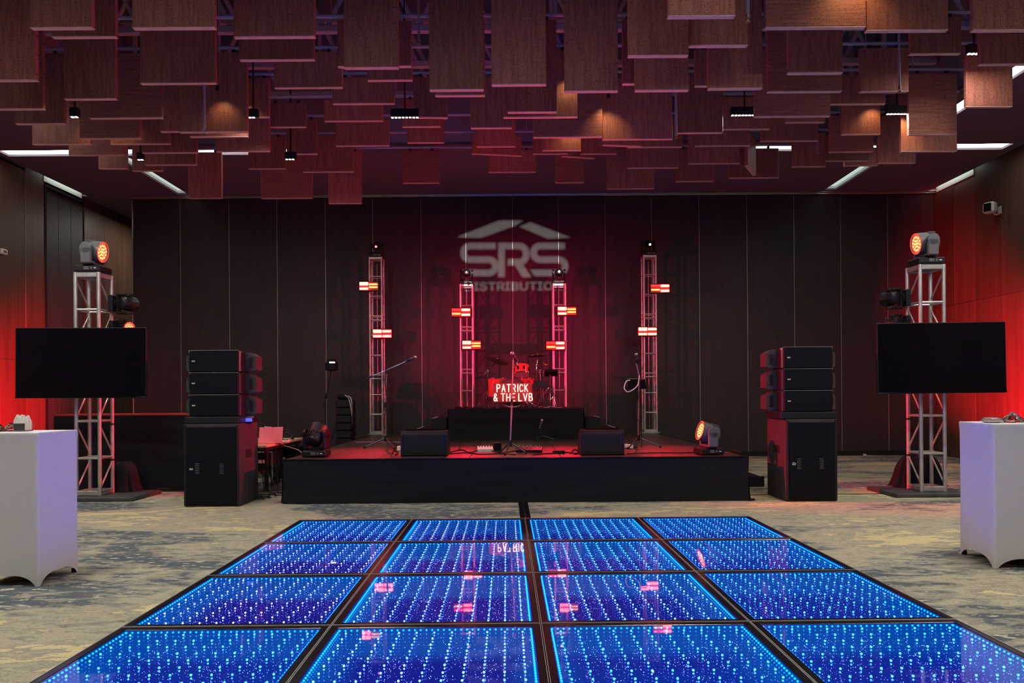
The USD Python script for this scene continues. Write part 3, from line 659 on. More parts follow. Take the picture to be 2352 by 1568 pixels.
for x in (0.03, 0.42, 0.55, 0.62, 0.86, 0.97):
    part(rs, 'skirt_clip', MB().box((RX0 + (RX1 - RX0) * x, RY0 - 0.014, RZ - 0.004), (0.07, 0.02, 0.008), 0.003), 'chrome', smooth=False)
for side, sname in ((-1, 'boom stand'), (1, 'tablet stand')):
    for k, (zz, lb) in enumerate(((RZ - 0.165, 'upper'), (RZ - 0.35, 'lower'))):
        xa = (RX0 if side < 0 else RX1) + side * (0.045 + 0.27 * k)
        t = thing('riser_step', f'{lb} black step beside the drum riser on the {sname} side', 'step', (xa + side * 0.135, 13.55, SH), group='steps beside the drum riser')
        bx_ = part(t, 'box', MB().box((0, 0, (zz - SH) / 2 + 0.002), (0.265, 0.9, zz - SH), 0.006), 'scuffed_black', smooth=False)
        part(bx_, 'edge_tape', MB().box((side * 0.118, 0, zz - SH + 0.003), (0.028, 0.9, 0.003)), 'tape_white', smooth=False)

# ------------------------------------------------------------------ trusses
def truss(t, w, h, r, n, z0=0.0, mat='aluminium', joints=()):
    a = w / 2
    cs = [(-a, -a), (a, -a), (a, a), (-a, a)]
    for x, y in cs:
        part(t, 'leg', MB().cyl((x, y, z0), (x, y, z0 + h), r, 14), mat)
    zs = [z0 + r * 1.3] + [z0 + h * k / n for k in range(1, n)] + [z0 + h - r * 1.3]
    for k in range(4):
        (x0, y0), (x1, y1) = cs[k], cs[(k + 1) % 4]
        for z in zs:
            end = z in (zs[0], zs[-1])
            if end:
                part(t, 'end_bar', MB().box(((x0 + x1) / 2, (y0 + y1) / 2, z), (abs(x1 - x0) + 0.02, max(abs(y1 - y0), r * 1.2) , r * 2.4) if abs(x1 - x0) > 0.01 else (r * 1.2, abs(y1 - y0), r * 2.4), 0.004), mat, smooth=False)
            else:
                part(t, 'rung', MB().cyl((x0, y0, z), (x1, y1, z), r * 0.62, 10), mat)
                if any(abs(z - z0 - j) < h / n / 2 for j in joints):
                    part(t, 'rung', MB().cyl((x0, y0, z - 0.075), (x1, y1, z - 0.075), r * 0.62, 10), mat)
        if k in (0, 2): continue
        for i in range(n):
            za, zb = zs[i] + 0.05, zs[i + 1] - 0.05
            lo, hi = ((x0, y0), (x1, y1)) if (i + (k // 2)) % 2 == 0 else ((x1, y1), (x0, y0))
            if k in (0, 2): 
                if i % 2 == 0 and k == 0: continue
            part(t, 'brace', MB().cyl((*lo, za), (*hi, zb), r * 0.45, 8), mat)

BT = {}
for side, px, py, Yf, lb in ((-1, 202, 1151, 9.57, 'tall silver box truss tower carrying the screen by the napkin holder table'), (1, 2145, 1139, 9.42, 'tall silver box truss tower carrying the screen by the domed platter table')):
    c = at(px, py, Yf)
    t = thing('truss_tower', lb, 'truss', (c[0], Yf + 0.165, 0))
    off = 0.17
    part(t, 'base_plate', MB().box((-side * 0.20 if side < 0 else -0.10, 0.05, 0.028), (0.95, 0.78, 0.05), 0.008), 'plate_dark', smooth=False)
    truss(t, 0.305, 2.93, 0.025, 6, 0.055)
    BT[side] = (c[0], Yf + 0.165)
    for z in (0.52, 1.0):
        part(t, 'black_strap', MB().cyl((-side * 0.1525, 0.1525, z - 0.03), (-side * 0.1525, 0.1525, z - 0.008), 0.028, 12), 'black_matte')

STT = []
for (px, h, n, lb) in ((864, 3.63, 9, 'tall aluminium stage truss behind the boom microphone stand'), (1072.5, 3.06, 7, 'short aluminium stage truss beside the drums on the boom stand side'), (1286.5, 3.06, 7, 'short aluminium stage truss beside the drums on the tablet stand side'), (1495, 3.63, 9, 'tall aluminium stage truss behind the tablet microphone stand')):
    x = at(px, 900, 14.95)[0]
    t = thing('stage_truss', lb, 'truss', (x, 15.09, SH + 0.003), group='stage trusses')
    part(t, 'base_plate', MB().box((0, 0, 0.006), (0.36, 0.36, 0.012)), 'aluminium', smooth=False)
    truss(t, 0.245, h, 0.020, n, 0.012, joints=(1.2, 2.4))
    part(t, 'centre_rod', MB().cyl((0.0, 0.05, 0.1), (0.0, 0.05, h - 0.1), 0.006, 6), 'steel')
    STT.append((x, SH + 0.012 + h))

# ------------------------------------------------------------------ moving head lights
def moving_head(label, m, aim, s=1.0, kind='wash', lit=0, cells='lens_cell', lens='lens_red', body='black_plastic', group='moving head stage lights'):
    """m: matrix at the base, aim: direction of the beam in the base's frame; s: size"""
    t = thing('moving_head_light', label, 'stage light', m=m, group=group)
    d = np.array(aim, float); d /= np.linalg.norm(d)
    pan = math.atan2(-d[0], d[1]); tilt = math.asin(d[2])
    R = trimesh.transformations.euler_matrix(0, 0, pan)
    bs = part(t, 'base', MB().box((0, 0, 0.048 * s), (0.34 * s, 0.30 * s, 0.085 * s), 0.014 * s), 'black_plastic', smooth=False)
    part(bs, 'display', MB().box((-0.01 * s, -0.1515 * s, 0.05 * s), (0.07 * s, 0.004, 0.04 * s), 0.001).box((0.055 * s, -0.1515 * s, 0.05 * s), (0.03 * s, 0.004, 0.03 * s)), 'grey_plastic', smooth=False)
    part(bs, 'badge', MB().box((0.105 * s, -0.1515 * s, 0.05 * s), (0.03 * s, 0.004, 0.012 * s)), 'label_white', smooth=False)
    part(bs, 'pan_ring', MB().lathe([(0.11 * s, 0.085 * s), (0.11 * s, 0.115 * s), (0, 0.115 * s)], 24), 'black_plastic')
    rad = 0.135 * s if kind == 'wash' else 0.105 * s
    hz = 0.30 * s
    for k in (-1, 1):
        part(t, 'yoke_arm', MB().box((k * (rad + 0.035 * s), 0, 0.215 * s), (0.045 * s, 0.14 * s, 0.21 * s), 0.012 * s, R).lathe_x((k * (rad + 0.035 * s), 0, hz + 0.01 * s), 0.072 * s, 0.045 * s, R), body)
    part(t, 'yoke_bridge', MB().box((0, 0, 0.122 * s), (2 * rad + 0.10 * s, 0.14 * s, 0.03 * s), 0.01 * s, R), body)
    # head: axis along +z of the lathe, turned to the beam
    L = trimesh.transformations.euler_matrix(-math.pi / 2 + tilt, 0, pan, 'sxyz'); L = R @ trimesh.transformations.rotation_matrix(-math.pi / 2 + tilt, (1, 0, 0)); L[:3, 3] = (0, 0, hz)
    if kind == 'wash':
        prof = [(0, -0.15), (0.07, -0.148), (0.105, -0.13), (0.122, -0.095), (0.128, -0.04), (0.128, -0.03), (0.120, -0.028), (0.120, -0.018), (0.130, -0.016), (0.134, 0.05), (0.138, 0.10), (0.138, 0.128), (0.128, 0.130), (0.126, 0.112), (0, 0.112)]
    else:
        prof = [(0, -0.13), (0.06, -0.128), (0.085, -0.10), (0.098, -0.03), (0.102, 0.03), (0.092, 0.10), (0.070, 0.145), (0.058, 0.15), (0.055, 0.135), (0, 0.135)]
    hd_ = part(t, 'head', MB().lathe(np.array(prof) * s, 36, L), body)
    fins = MB()
    for k in range(5):
        a = -0.5 + 0.25 * k
        fins.mesh(trimesh.creation.box((0.012 * s, 0.03 * s, 0.10 * s)), L @ trimesh.transformations.rotation_matrix(math.pi + a, (0, 0, 1)) @ trimesh.transformations.translation_matrix((0, (0.125 if kind == 'wash' else 0.092) * s, -0.05 * s)))
    part(hd_, 'cooling_fins', fins, body, smooth=False)
    lr = 0.122 * s if kind == 'wash' else (0.030 * s)
    lz = 0.118 * s if kind == 'wash' else 0.139 * s
    disc = MB().lathe([(lr, lz - 0.004 * s), (lr, lz), (0, lz)], 28, L)
    part(hd_, 'lens', disc, lens if lit else 'lens_dark')
    if kind == 'wash':
        part(hd_, 'lens_ring', MB().lathe(np.array([(0.124, 0.114), (0.136, 0.118), (0.136, 0.133), (0.124, 0.133)]) * s, 32, L), 'lens_red' if lit else body)
        spots = [(0, 0)] + [(0.042 * math.cos(a), 0.042 * math.sin(a)) for a in np.arange(6) * math.pi / 3] + [(0.085 * math.cos(a), 0.085 * math.sin(a)) for a in (np.arange(12) + 0.5) * math.pi / 6]
        for x, y in spots:
            part(hd_, 'lens_cell', MB().lathe(np.array([(0.016, 0.119), (0.012, 0.126), (0, 0.128)]) * s, 12, L @ trimesh.transformations.translation_matrix((x * s, y * s, 0))), cells if lit else 'lens_dark')
    else:
        part(hd_, 'lens_rim', MB().lathe(np.array([(0.032, 0.137), (0.050, 0.139), (0.050, 0.146), (0.034, 0.150)]) * s, 24, L), 'black_gloss')
    tip = (L @ np.array([0, 0, lz + 0.03 * s, 1]))[:3]
    return t, tip
def lathe_x(self, c, r, w, m):
    a = trimesh.transformations.rotation_matrix(math.pi / 2, (0, 1, 0)); a[:3, 3] = c
    return self.lathe([(0, -w / 2), (r, -w / 2), (r, w / 2), (0, w / 2)], 20, m @ a)
MB.lathe_x = lathe_x
def to_world(m, p): return np.asarray(p) @ np.asarray(m)[:3, :3] + np.asarray(m)[3, :3]

# on top of the towers: washes that sweep across the stage
m = mat4((BT[-1][0] + 0.01, BT[-1][1] - 0.02, 2.99), 0)
t, tip = moving_head('moving head with lit red lens on top of the tower by the napkin holder table', m, (0.98, 0.02, -0.14), 1.0, 'wash', 1, body='grey_plastic')
TIPL = to_world(m, tip)
spot('/World/wash_light_one', TIPL, (3.2, 9.4, 1.0), (1.0, 0.003, 0.04), 2300 * RED, 11, 0.9, 0.09)
spot('/World/wash_spill_one', TIPL, (3.0, 9.9, 2.3), (1.0, 0.006, 0.05), 75 * RED, 44, 1.0, 0.09)
m = mat4((BT[1][0] + 0.0, BT[1][1] - 0.02, 2.99), 0)
t, tip = moving_head('moving head with lit red lens on top of the tower by the domed platter table', m, (-0.99, 0.03, -0.10), 1.0, 'wash', 1, body='grey_plastic')
TIPR = to_world(m, tip)
spot('/World/wash_light_two', TIPR, (-3.3, 9.9, 1.2), (1.0, 0.003, 0.04), 1700 * RED, 10, 0.9, 0.09)
spot('/World/wash_spill_two', TIPR, (-3.0, 10.2, 2.6), (1.0, 0.006, 0.05), 36 * RED, 44, 1.0, 0.09)
# clamped to the inner sides, facing the stage
def side_mat(x, y, z, s):   # local z points along s * x
    m = np.eye(4); m[2, :3] = (s, 0, 0); m[0, :3] = (0, -s, 0); m[1, :3] = (0, 0, 1)
    m[0, :3] = np.cross(m[1, :3], m[2, :3]); m[3, :3] = (x, y, z); return m
SIDE = []
for side, z, s, lit, lb in ((-1, 2.60, 0.72, 0, 'upper moving head clamped to the tower side above the napkin holder screen'), (-1, 2.28, 0.6, 1, 'lower moving head peeking over the napkin holder screen'),
                       (1, 2.58, 0.72, 0, 'upper moving head clamped to the tower side above the domed platter screen'), (1, 2.26, 0.6, 0, 'lower moving head peeking over the domed platter screen')):
    m = side_mat(BT[side][0] - side * 0.18, BT[side][1] + 0.12, z, -side)
    Rm = np.asarray(m)[:3, :3]
    aim = np.array([-side * 0.45, 0.88, -0.02]) if not lit else np.array([0.8, -0.4, -0.1])
    t, tip = moving_head(lb, m, aim @ Rm.T, s, 'wash', lit, body='black_plastic')
    w = to_world(m, tip); SIDE.append(w)
spot('/World/side_light_one', SIDE[0] + (0.12, 0.12, 0.0), (0.35, 15.4, 2.5), (1.0, 0.003, 0.10), 720 * RED, 21, 0.9, 0.014)
spot('/World/side_light_two', SIDE[2] + (-0.12, 0.12, 0.0), (-0.25, 15.4, 2.5), (1.0, 0.003, 0.10), 720 * RED, 21, 0.9, 0.014)
# on the stage corners
for px, py, aim, lit, lb in ((719, 1051, (0.25, 0.62, 0.75), 0, 'dark moving head on the stage corner by the laptop table'), (1636, 1046, (-0.95, 0.02, 0.26), 1, 'moving head with lit red lens on the stage corner by the low step')):
    p = ground(px, py, SH)
    m = mat4((p[0], p[1] + 0.17, SH + 0.004), 0.12 if lit else 0)
    t, tip = moving_head(lb, m, aim, 0.93, 'wash', lit, body='black_plastic' if not lit else 'grey_plastic')
    if lit:
        spot('/World/corner_light', to_world(m, tip), to_world(m, tip) + np.array((-0.75, -0.10, 0.62)), (1.0, 0.008, 0.05), 125 * RED, 58, 0.9, 0.06)
# small spots on the stage trusses
for (x, z), aim, lens, lb in zip(STT, ((0.1, -1, -0.30), (0.06, -1, -0.02), (0, -1, 0.0), (0.10, -1, -0.25)), ('lens_pink', 'lens_pink', 'lens_hot', 'lens_hot'),
                           ('small moving head with pink lens on the tall truss behind the boom stand', 'small moving head with pink lens on the short truss at the first letter', 'small moving head with bright lens on the short truss at the last letter', 'small moving head with bright lens on the tall truss behind the tablet stand')):
    t, tip = moving_head(lb, mat4((x, 15.09, z)), aim, 0.82, 'spot', 1, lens=lens)
    o = to_world(mat4((x, 15.09, z)), tip)
    spot(numbered('/World/truss_spot'), o + (0, -0.03, 0), (x * 0.8, 10.2, SH), (1.0, 0.006, 0.04), 260 * RED, 9, 0.9, 0.025)

# LED bars on the stage trusses
BARS = [(847, 657, 0, 'wy', 'upper red LED bar on the tall truss behind the boom stand'), (878, 766, 0, 'ww', 'lower red LED bar on the tall truss behind the boom stand'),
        (1059, 717, 1, 'dw', 'upper red LED bar on the short truss on the boom stand side of the drums'), (1083, 792, 1, 'wy', 'lower red LED bar on the short truss on the boom stand side of the drums'),
        (1302, 714, 2, 'wy', 'upper red LED bar on the short truss on the tablet stand side of the drums'), (1276, 793, 2, 'dw', 'lower red LED bar on the short truss on the tablet stand side of the drums'),
        (1516, 662, 3, 'dw', 'upper red LED bar on the tall truss behind the tablet stand'), (1487, 761, 3, 'ww', 'lower red LED bar on the tall truss behind the tablet stand')]
for px, py, k, sty, lb in BARS:
    p = at(px, py, 14.86)
    t = thing('led_bar', lb, 'stage light', (p[0], 14.86, p[2]), group='red LED bars on the stage trusses')
    part(t, 'body', MB().box((0, 0.035, 0), (0.40, 0.06, 0.20), 0.012), 'black_plastic', smooth=False)
    part(t, 'clamp', MB().box((STT[k][0] - p[0], 0.09, 0), (0.06, 0.06, 0.06), 0.008), 'black_matte', smooth=False)
    part(t, 'reflector', MB().box((0, 0.002, 0), (0.385, 0.006, 0.17)), 'red_case', smooth=False)
    for half, c in ((-1, sty[0]), (1, sty[1])):
        x0, x1 = (-0.19, 0.0) if half < 0 else (0.0, 0.19)
        other = sty[1] if half < 0 else sty[0]
        if c == 'w':
            zz = ((0.047, 0.036 if sty in ('wy', 'ww') and half < 0 else 0.026), (-0.052, 0.024))
            mats = ('bar_white', 'bar_white')
        elif c == 'y': zz, mats = ((0.034, 0.017), (-0.024, 0.017)), ('bar_yellow', 'bar_yellow')
        else: zz, mats = ((0.050, 0.022), (-0.030, 0.018)), ('bar_red', 'bar_yellow')
        for (z, r), mm in zip(zz, mats):
            part(t, 'light_tube', MB().tube([(x0 + 0.006, -0.022, z), (x0 + 0.015, -0.022, z), (x1 - 0.015, -0.022, z), (x1 - 0.006, -0.022, z)], [r * 0.4, r, r, r * 0.4], 10), mm)

# ------------------------------------------------------------------ screens on the towers
for side, (x0, y0, x1, y1), Yf, ang, lb in ((-1, (35, 751, 335, 915), 9.30, -0.004, 'large black flat screen on the tower by the napkin holder table'), (1, (2016, 739, 2311, 904), 9.17, 0.006, 'large black flat screen on the tower by the domed platter table')):
    a, b = at(x0, y1, Yf), at(x1, y0, Yf)
    w, h = b[0] - a[0], b[2] - a[2]
    t = thing('television', lb, 'television', ((a[0] + b[0]) / 2, Yf, (a[2] + b[2]) / 2), 0, ry=-ang, rx=-0.01 if side < 0 else -0.012)
    part(t, 'housing', MB().box((0, 0.025, 0), (w, 0.045, h), 0.006), 'black_plastic', smooth=False)
    part(t, 'screen', MB().box((0, 0.001, 0.004), (w - 0.022, 0.004, h - 0.026)), 'screen_black', smooth=False)
    part(t, 'bezel', MB().box((0, 0.0, -h / 2 + 0.008), (w, 0.006, 0.014), 0.002), 'black_gloss', smooth=False)
    part(t, 'rear_cover', MB().box((0, 0.065, -0.05), (w * 0.6, 0.04, h * 0.5), 0.012), 'black_plastic', smooth=False)
    part(t, 'bracket', MB().box((BT[side][0] - (a[0] + b[0]) / 2, 0.09, 0.1), (0.38, 0.03, 0.06), 0.004).box((BT[side][0] - (a[0] + b[0]) / 2, 0.09, -0.1), (0.38, 0.03, 0.06), 0.004), 'black_matte', smooth=False)

# ------------------------------------------------------------------ loudspeaker stacks
for side, xl, xr, yb, ytop, stk, lb in ((-1, 423, 548, 1164, 973, 'by the laptop table', 'napkin'), (1, 1806, 1926, 1152, 962, 'by the low step', 'platter')):
    a, b = ground(xl, yb), ground(xr, yb)
    Yf = (a[1] + b[1]) / 2; w = b[0] - a[0]; cx = (a[0] + b[0]) / 2
    h = at((xl + xr) / 2, ytop, Yf)[2]; d = 0.66
    t = thing('subwoofer', f'tall black subwoofer at the bottom of the speaker stack {stk}', 'speaker', (cx, Yf, 0), group='subwoofers')
    part(t, 'cabinet', MB().box((0, d / 2 + 0.02, h / 2), (w, d, h), 0.012), 'cabinet_black', smooth=False)
    fg = part(t, 'grille', MB().box((0, 0.012, h / 2 - 0.01), (w - 0.06, 0.02, h - 0.06), 0.006), 'grille', smooth=False)
    for s in (-1, 1):
        part(t, 'grille_edge', MB().box((s * (w / 2 - 0.018), 0.012, h / 2), (0.03, 0.028, h - 0.02), 0.008), 'black_plastic', smooth=False)
        vent = MB()
        for k in range(7): vent.box((s * w * 0.22 - 0.02 + 0.05 * (s > 0) * 0, 0.0, h * 0.46 - 0.06 + 0.02 * k), (0.05, 0.006, 0.010), 0.002)
        part(fg, 'vent_slots', vent, 'dark_steel', smooth=False)
        part(t, 'side_handle', MB().box((s * (w / 2 + 0.002), d * 0.5, h * 0.62), (0.006, 0.20, 0.10), 0.002), 'black_matte', smooth=False)
    tm = meshkit.text_mesh('RCF', 0.018, 0.003, True)
    part(fg, 'badge', MB().lathe_x((0, 0, 0), 0.0001, 0.0001, np.eye(4)).box((-w * 0.36, 0.0, h * 0.455), (0.040, 0.006, 0.045), 0.004), 'black_gloss', smooth=False)
    part(fg, 'logo', MB().mesh(tm, trimesh.transformations.translation_matrix((-w * 0.36 - 0.02, -0.004, h * 0.455 - 0.008)) @ trimesh.transformations.rotation_matrix(math.pi / 2, (1, 0, 0))), 'label_white', smooth=False, label='small white RCF lettering')
    # the flying frame and three line array cabinets
    fx0, fx1 = (423, 549) if side < 0 else (1793, 1922)
    fa, fb = at(fx0, ytop - 1, Yf + 0.02), at(fx1, ytop - 16, Yf + 0.02)
    fw, fh = fb[0] - fa[0], 0.082
    fcx = (fa[0] + fb[0]) / 2
    t = thing('array_frame', f'flat black base frame under the line array cabinets {stk}', 'speaker mount', (fcx, Yf + 0.02, h + 0.002))
    part(t, 'front_plate', MB().box((0, 0.03, fh / 2), (fw, 0.06, fh), 0.008), 'scuffed_black', smooth=False)
    for s in (-1, 1):
        part(t, 'side_bar', MB().box((s * (fw / 2 - 0.03), 0.29, fh / 2), (0.05, 0.46, fh), 0.006), 'black_plastic', smooth=False)
    part(t, 'rear_bar', MB().box((0, 0.53, fh / 2), (fw - 0.04, 0.04, fh), 0.006), 'black_plastic', smooth=False)
    bx0, bx1 = (433, 548) if side < 0 else (1800, 1914)
    ba, bb_ = at(bx0, 880, Yf + 0.06), at(bx1, 880, Yf + 0.06)
    bw, bcx = bb_[0] - ba[0], (ba[0] + bb_[0]) / 2
    ztop = at(bx0, 804 if side < 0 else 796, Yf + 0.06)[2]
    ch = (ztop - (h + fh + 0.004)) / 3
    for k, nm in enumerate(('bottom', 'middle', 'top')):
        t = thing('line_array_cabinet', f'{nm} black line array cabinet of the speaker stack {stk}', 'speaker', (bcx, Yf + 0.06, h + fh + 0.004 + k * ch), group='line array cabinets')
        part(t, 'cabinet', MB().box((0, 0.20, ch / 2), (bw - 0.012, 0.36, ch - 0.008), 0.006), 'scuffed_black', smooth=False)
        wing = sg.Polygon([(0.0, 0.015), (0.0, ch - 0.02), (0.055, ch - 0.02), (0.14, ch - 0.07), (0.14, 0.035), (0.10, 0.015)])
        for s in (-1, 1):
            # side horn: bulges from the cabinet's rear side
            Wm = np.array([[s * 0.0, 0, s * 0.0, 0], [0, 0, 0, 0], [0, 0, 0, 0], [0, 0, 0, 1.0]])
            M_ = np.eye(4); M_[:3, 0] = (s, 0, 0); M_[:3, 1] = (0, 0, 1); M_[:3, 2] = (0, 1, 0); M_[:3, 3] = (s * (bw / 2 - 0.008), 0.24, 0)
            wg = part(t, 'side_wing', MB().extrude(wing, 0.22, M_), 'cabinet_black', smooth=False)
            part(wg, 'wing_rib', MB().box((s * (bw / 2 + 0.075), 0.236, ch * 0.48), (0.05, 0.012, ch * 0.5), 0.003), 'black_plastic', smooth=False)
            part(t, 'rigging', MB().box((s * (bw / 2 - 0.002), 0.06, ch / 2), (0.016, 0.05, ch - 0.02), 0.004).ball((s * (bw / 2 + 0.012), 0.06, ch * 0.92), 0.010, 6), 'steel' if k == 2 else 'dark_steel')
        fg = part(t, 'front_grille', MB().box((0, 0.008, ch / 2 - 0.004), (bw - 0.02, 0.022, ch - 0.022), 0.006), 'grille', smooth=False)
        part(t, 'lip', MB().box((0, 0.01, ch - 0.006), (bw, 0.03, 0.010), 0.003), 'grey_plastic', smooth=False)
        lx = -bw * 0.40
        part(fg, 'badge', MB().box((lx, -0.004, ch * 0.50), (0.046, 0.006, 0.028), 0.003), 'black_gloss', smooth=False)
        part(fg, 'logo', MB().mesh(meshkit.text_mesh('RCF', 0.016, 0.003, True), trimesh.transformations.translation_matrix((lx - 0.018, -0.008, ch * 0.50 - 0.008)) @ trimesh.transformations.rotation_matrix(math.pi / 2, (1, 0, 0))), 'label_white', smooth=False, label='small white RCF lettering')
    if side < 0:
        p = at(575, 971, Yf + 0.35)
        t = thing('power_unit', 'small blue lit electronics box on top of the subwoofer by the laptop table', 'electronics', (p[0], Yf + 0.36, h + 0.002))
        part(t, 'case', MB().box((0, 0, 0.035), (0.13, 0.20, 0.07), 0.008), 'black_plastic', smooth=False)
        part(t, 'lit_panel', MB().box((0, -0.102, 0.035), (0.11, 0.004, 0.045)), 'blue_led', smooth=False)
        part(t, 'top_trim', MB().box((0, -0.07, 0.071), (0.12, 0.05, 0.004)), 'white_plastic', smooth=False)

# ------------------------------------------------------------------ stage monitors
for (x0, y0, x1, y1), lb in (((922, 991, 1025, 1048), 'boom microphone stand'), ((1336, 989, 1434, 1046), 'tablet microphone stand')):
    a, b = ground(x0, y1, SH), ground(x1, y1, SH); w = b[0] - a[0]; Y = (a[1] + b[1]) / 2
    h = at((x0 + x1) / 2, y0, Y)[2] - SH
    t = thing('stage_monitor', f'black wedge monitor at the stage edge in front of the {lb}', 'speaker', ((a[0] + b[0]) / 2, Y + 0.03, SH + 0.008), group='wedge monitors')
    prof = sg.Polygon([(0, 0.0), (0.015, h - 0.05), (0.05, h), (0.16, h), (0.44, 0.13), (0.44, 0)]).buffer(-0.012).buffer(0.012)
    M_ = np.array([[0, 0, 1, -w / 2], [1, 0, 0, 0], [0, 1, 0, 0], [0, 0, 0, 1.0]])
    part(t, 'cabinet', MB().extrude(prof, w, M_), 'scuffed_black', smooth=20)
    for s in (-1, 1):
        part(t, 'end_cheek', MB().extrude(prof.buffer(0.004), 0.02, np.array([[0, 0, 1, s * (w / 2) - 0.01], [1, 0, 0, 0], [0, 1, 0, 0], [0, 0, 0, 1.0]])), 'black_plastic', smooth=20)
    sl = math.atan2(h - 0.13, 0.28)
    part(t, 'grille', MB().box((0, 0.305, (h + 0.13) / 2 + 0.008), (w - 0.06, 0.37, 0.01), 0.003, rx=-sl), 'grille', smooth=False)
    part(t, 'rear_panel', MB().box((0, 0.0, h * 0.45), (w - 0.05, 0.008, h - 0.10), 0.003), 'black_matte', smooth=False)

# ------------------------------------------------------------------ tall cocktail tables under white stretch covers
def cocktail(label, corner, other, outer, height, name_it):
    """corner, other: two neighbouring feet on the floor; outer: sign of x where the table lies"""
    a, b = np.array(corner[:2]), np.array(other[:2]); e = (b - a); L = np.linalg.norm(e); e /= L
    nrm = np.array([e[1], -e[0]]) * (1 if np.array([e[1], -e[0]])[0] * outer > 0 else -1)
    c = (a + b) / 2 + nrm * L / 2
    t = thing('cocktail_table', label, 'table', (c[0], c[1], 0))
    n = 160
    ang = np.linspace(0, 2 * np.pi, n, endpoint=False)
    hw = L / 2
    corners = [a - c, b - c, b - c + nrm * L, a - c + nrm * L]
    per = []
    m = n // 4
    for k in range(4):
        p, q = corners[k], corners[(k + 1) % 4]
        u = np.linspace(0, 1, m, endpoint=False)[:, None]
        per.append(p + (q - p) * u)
    per = np.vstack(per); U = np.tile(np.linspace(0, 1, m, endpoint=False), 4)
    edge = np.minimum(U, 1 - U)                                  # 0 at a corner, 0.5 at mid face
    zs = np.concatenate([np.linspace(0, 0.12, 8), np.linspace(0.16, 0.97, 22), [0.985, 0.994, 1.0]])
    V = []
    hem = 0.075 * np.clip((edge - 0.05) / 0.33, 0, 1) ** 0.8 * (2 - np.clip((edge - 0.05) / 0.33, 0, 1) ** 0.8)
    rnd = np.hypot(per[:, 0], per[:, 1])
    for zf in zs:
        waist = 1 - 0.035 * math.sin(math.pi * min(zf, 1)) * (0.25 + edge * 1.5)
        fold = 0.004 * np.exp(-((1 - zf) / 0.05) ** 2) * np.sin(U * 30)
        pull = 1 - 0.02 * np.exp(-edge / 0.03) * (1 if zf < 0.95 else 0.0)
        soft = np.where(edge < 0.03, 1 - (0.03 - edge) * 0.55, 1)
        top = 1.0 + (0.012 if 0.955 < zf < 0.999 else 0.0)
        x = per * (waist * soft * top)[:, None] if np.ndim(waist) else per * (waist * top) * soft[:, None]
        x = x * (1 + fold / hw)[:, None]
        z = hem + (height - hem) * zf
        V.append(np.concatenate([x, z[:, None]], 1))
    k = len(zs); v = np.vstack(V)
    i, j = np.meshgrid(np.arange(k - 1), np.arange(n), indexing='ij')
    q = np.stack([i * n + j, i * n + (j + 1) % n, (i + 1) * n + (j + 1) % n, (i + 1) * n + j], -1).reshape(-1, 4)
    if np.cross(e, nrm) < 0: q = q[:, ::-1]
    part(t, 'stretch_cover', MB().add(v, q), 'spandex', smooth=50)
    topv = np.vstack([V[-1], [[0, 0, height]]])
    f = np.stack([np.arange(n), (np.arange(n) + 1) % n, np.full(n, n)], 1)
    part(t, 'cover_top', MB().add(topv, f if np.cross(e, nrm) > 0 else f[:, ::-1]), 'spandex', smooth=False)
    part(t, 'top_disc', MB().lathe([(0, height - 0.03), (hw * 0.96, height - 0.03), (hw * 0.96, height - 0.006), (0, height - 0.006)], 40), 'black_plastic')
    part(t, 'pole', MB().cyl((0, 0, 0.05), (0, 0, height - 0.03), 0.035, 16), 'dark_steel')
    hemv = np.vstack([V[0] * (1.004, 1.004, 1) + (0, 0, -0.001), V[0] * (1.004, 1.004, 1) + (0, 0, 0.014)])
    j = np.arange(n); part(t, 'hem', MB().add(hemv, np.stack([j, (j + 1) % n, n + (j + 1) % n, n + j], 1)), 'spandex', smooth=50)
    for cc in corners:
        part(t, 'foot', MB().cyl((*(cc * 0.90), 0.0), (*(cc * 0.90), 0.03), 0.018, 12), 'black_matte')
    return t, c
TH = 1.09
gl, gl2 = ground(88, 1347), ground(181, 1312)
_, CL = cocktail('tall white covered cocktail table holding the napkin holder', gl, gl2, -1, TH, 0)
gr, gr2 = ground(2284, 1305), ground(2204, 1271)
_, CR = cocktail('tall white covered cocktail table holding the domed platter', gr, gr2, 1, TH, 0)

def on_table(px, py, z=TH):
    return ground(px, py, z)
# napkin holder, crystal dishes, platter
def onx(px, Y): return at(px, 970, Y)[0]
yl = CL[1] + 0.02
t = thing('napkin_holder', 'clear holder stuffed with white paper napkins on the white table', 'napkin holder', (onx(53, yl), yl, TH + 0.002))
part(t, 'holder', MB().box((0, -0.045, 0.03), (0.085, 0.004, 0.055), 0.001).box((0, 0.045, 0.03), (0.085, 0.004, 0.055), 0.001).box((0, 0, 0.003), (0.09, 0.10, 0.006), 0.002), 'clear_acrylic', smooth=False)
for k in range(7):
    y = -0.036 + 0.012 * k
    hgt = 0.105 + 0.012 * math.sin(k * 1.7)
    pts = [(-0.040, 0), (0.040, 0), (0.041, hgt - 0.035), (0.028, hgt - 0.004), (0.010, hgt - 0.012), (0.0, hgt - 0.028), (-0.012, hgt - 0.004), (-0.024, hgt), (-0.041, hgt - 0.03)]
    part(t, 'napkin', MB().extrude(sg.Polygon(pts), 0.007, np.array([[1, 0, 0, 0], [0, 0, -1, y], [0, 1, 0, 0.007], [0, 0, 0, 1.0]])), 'paper', smooth=False)
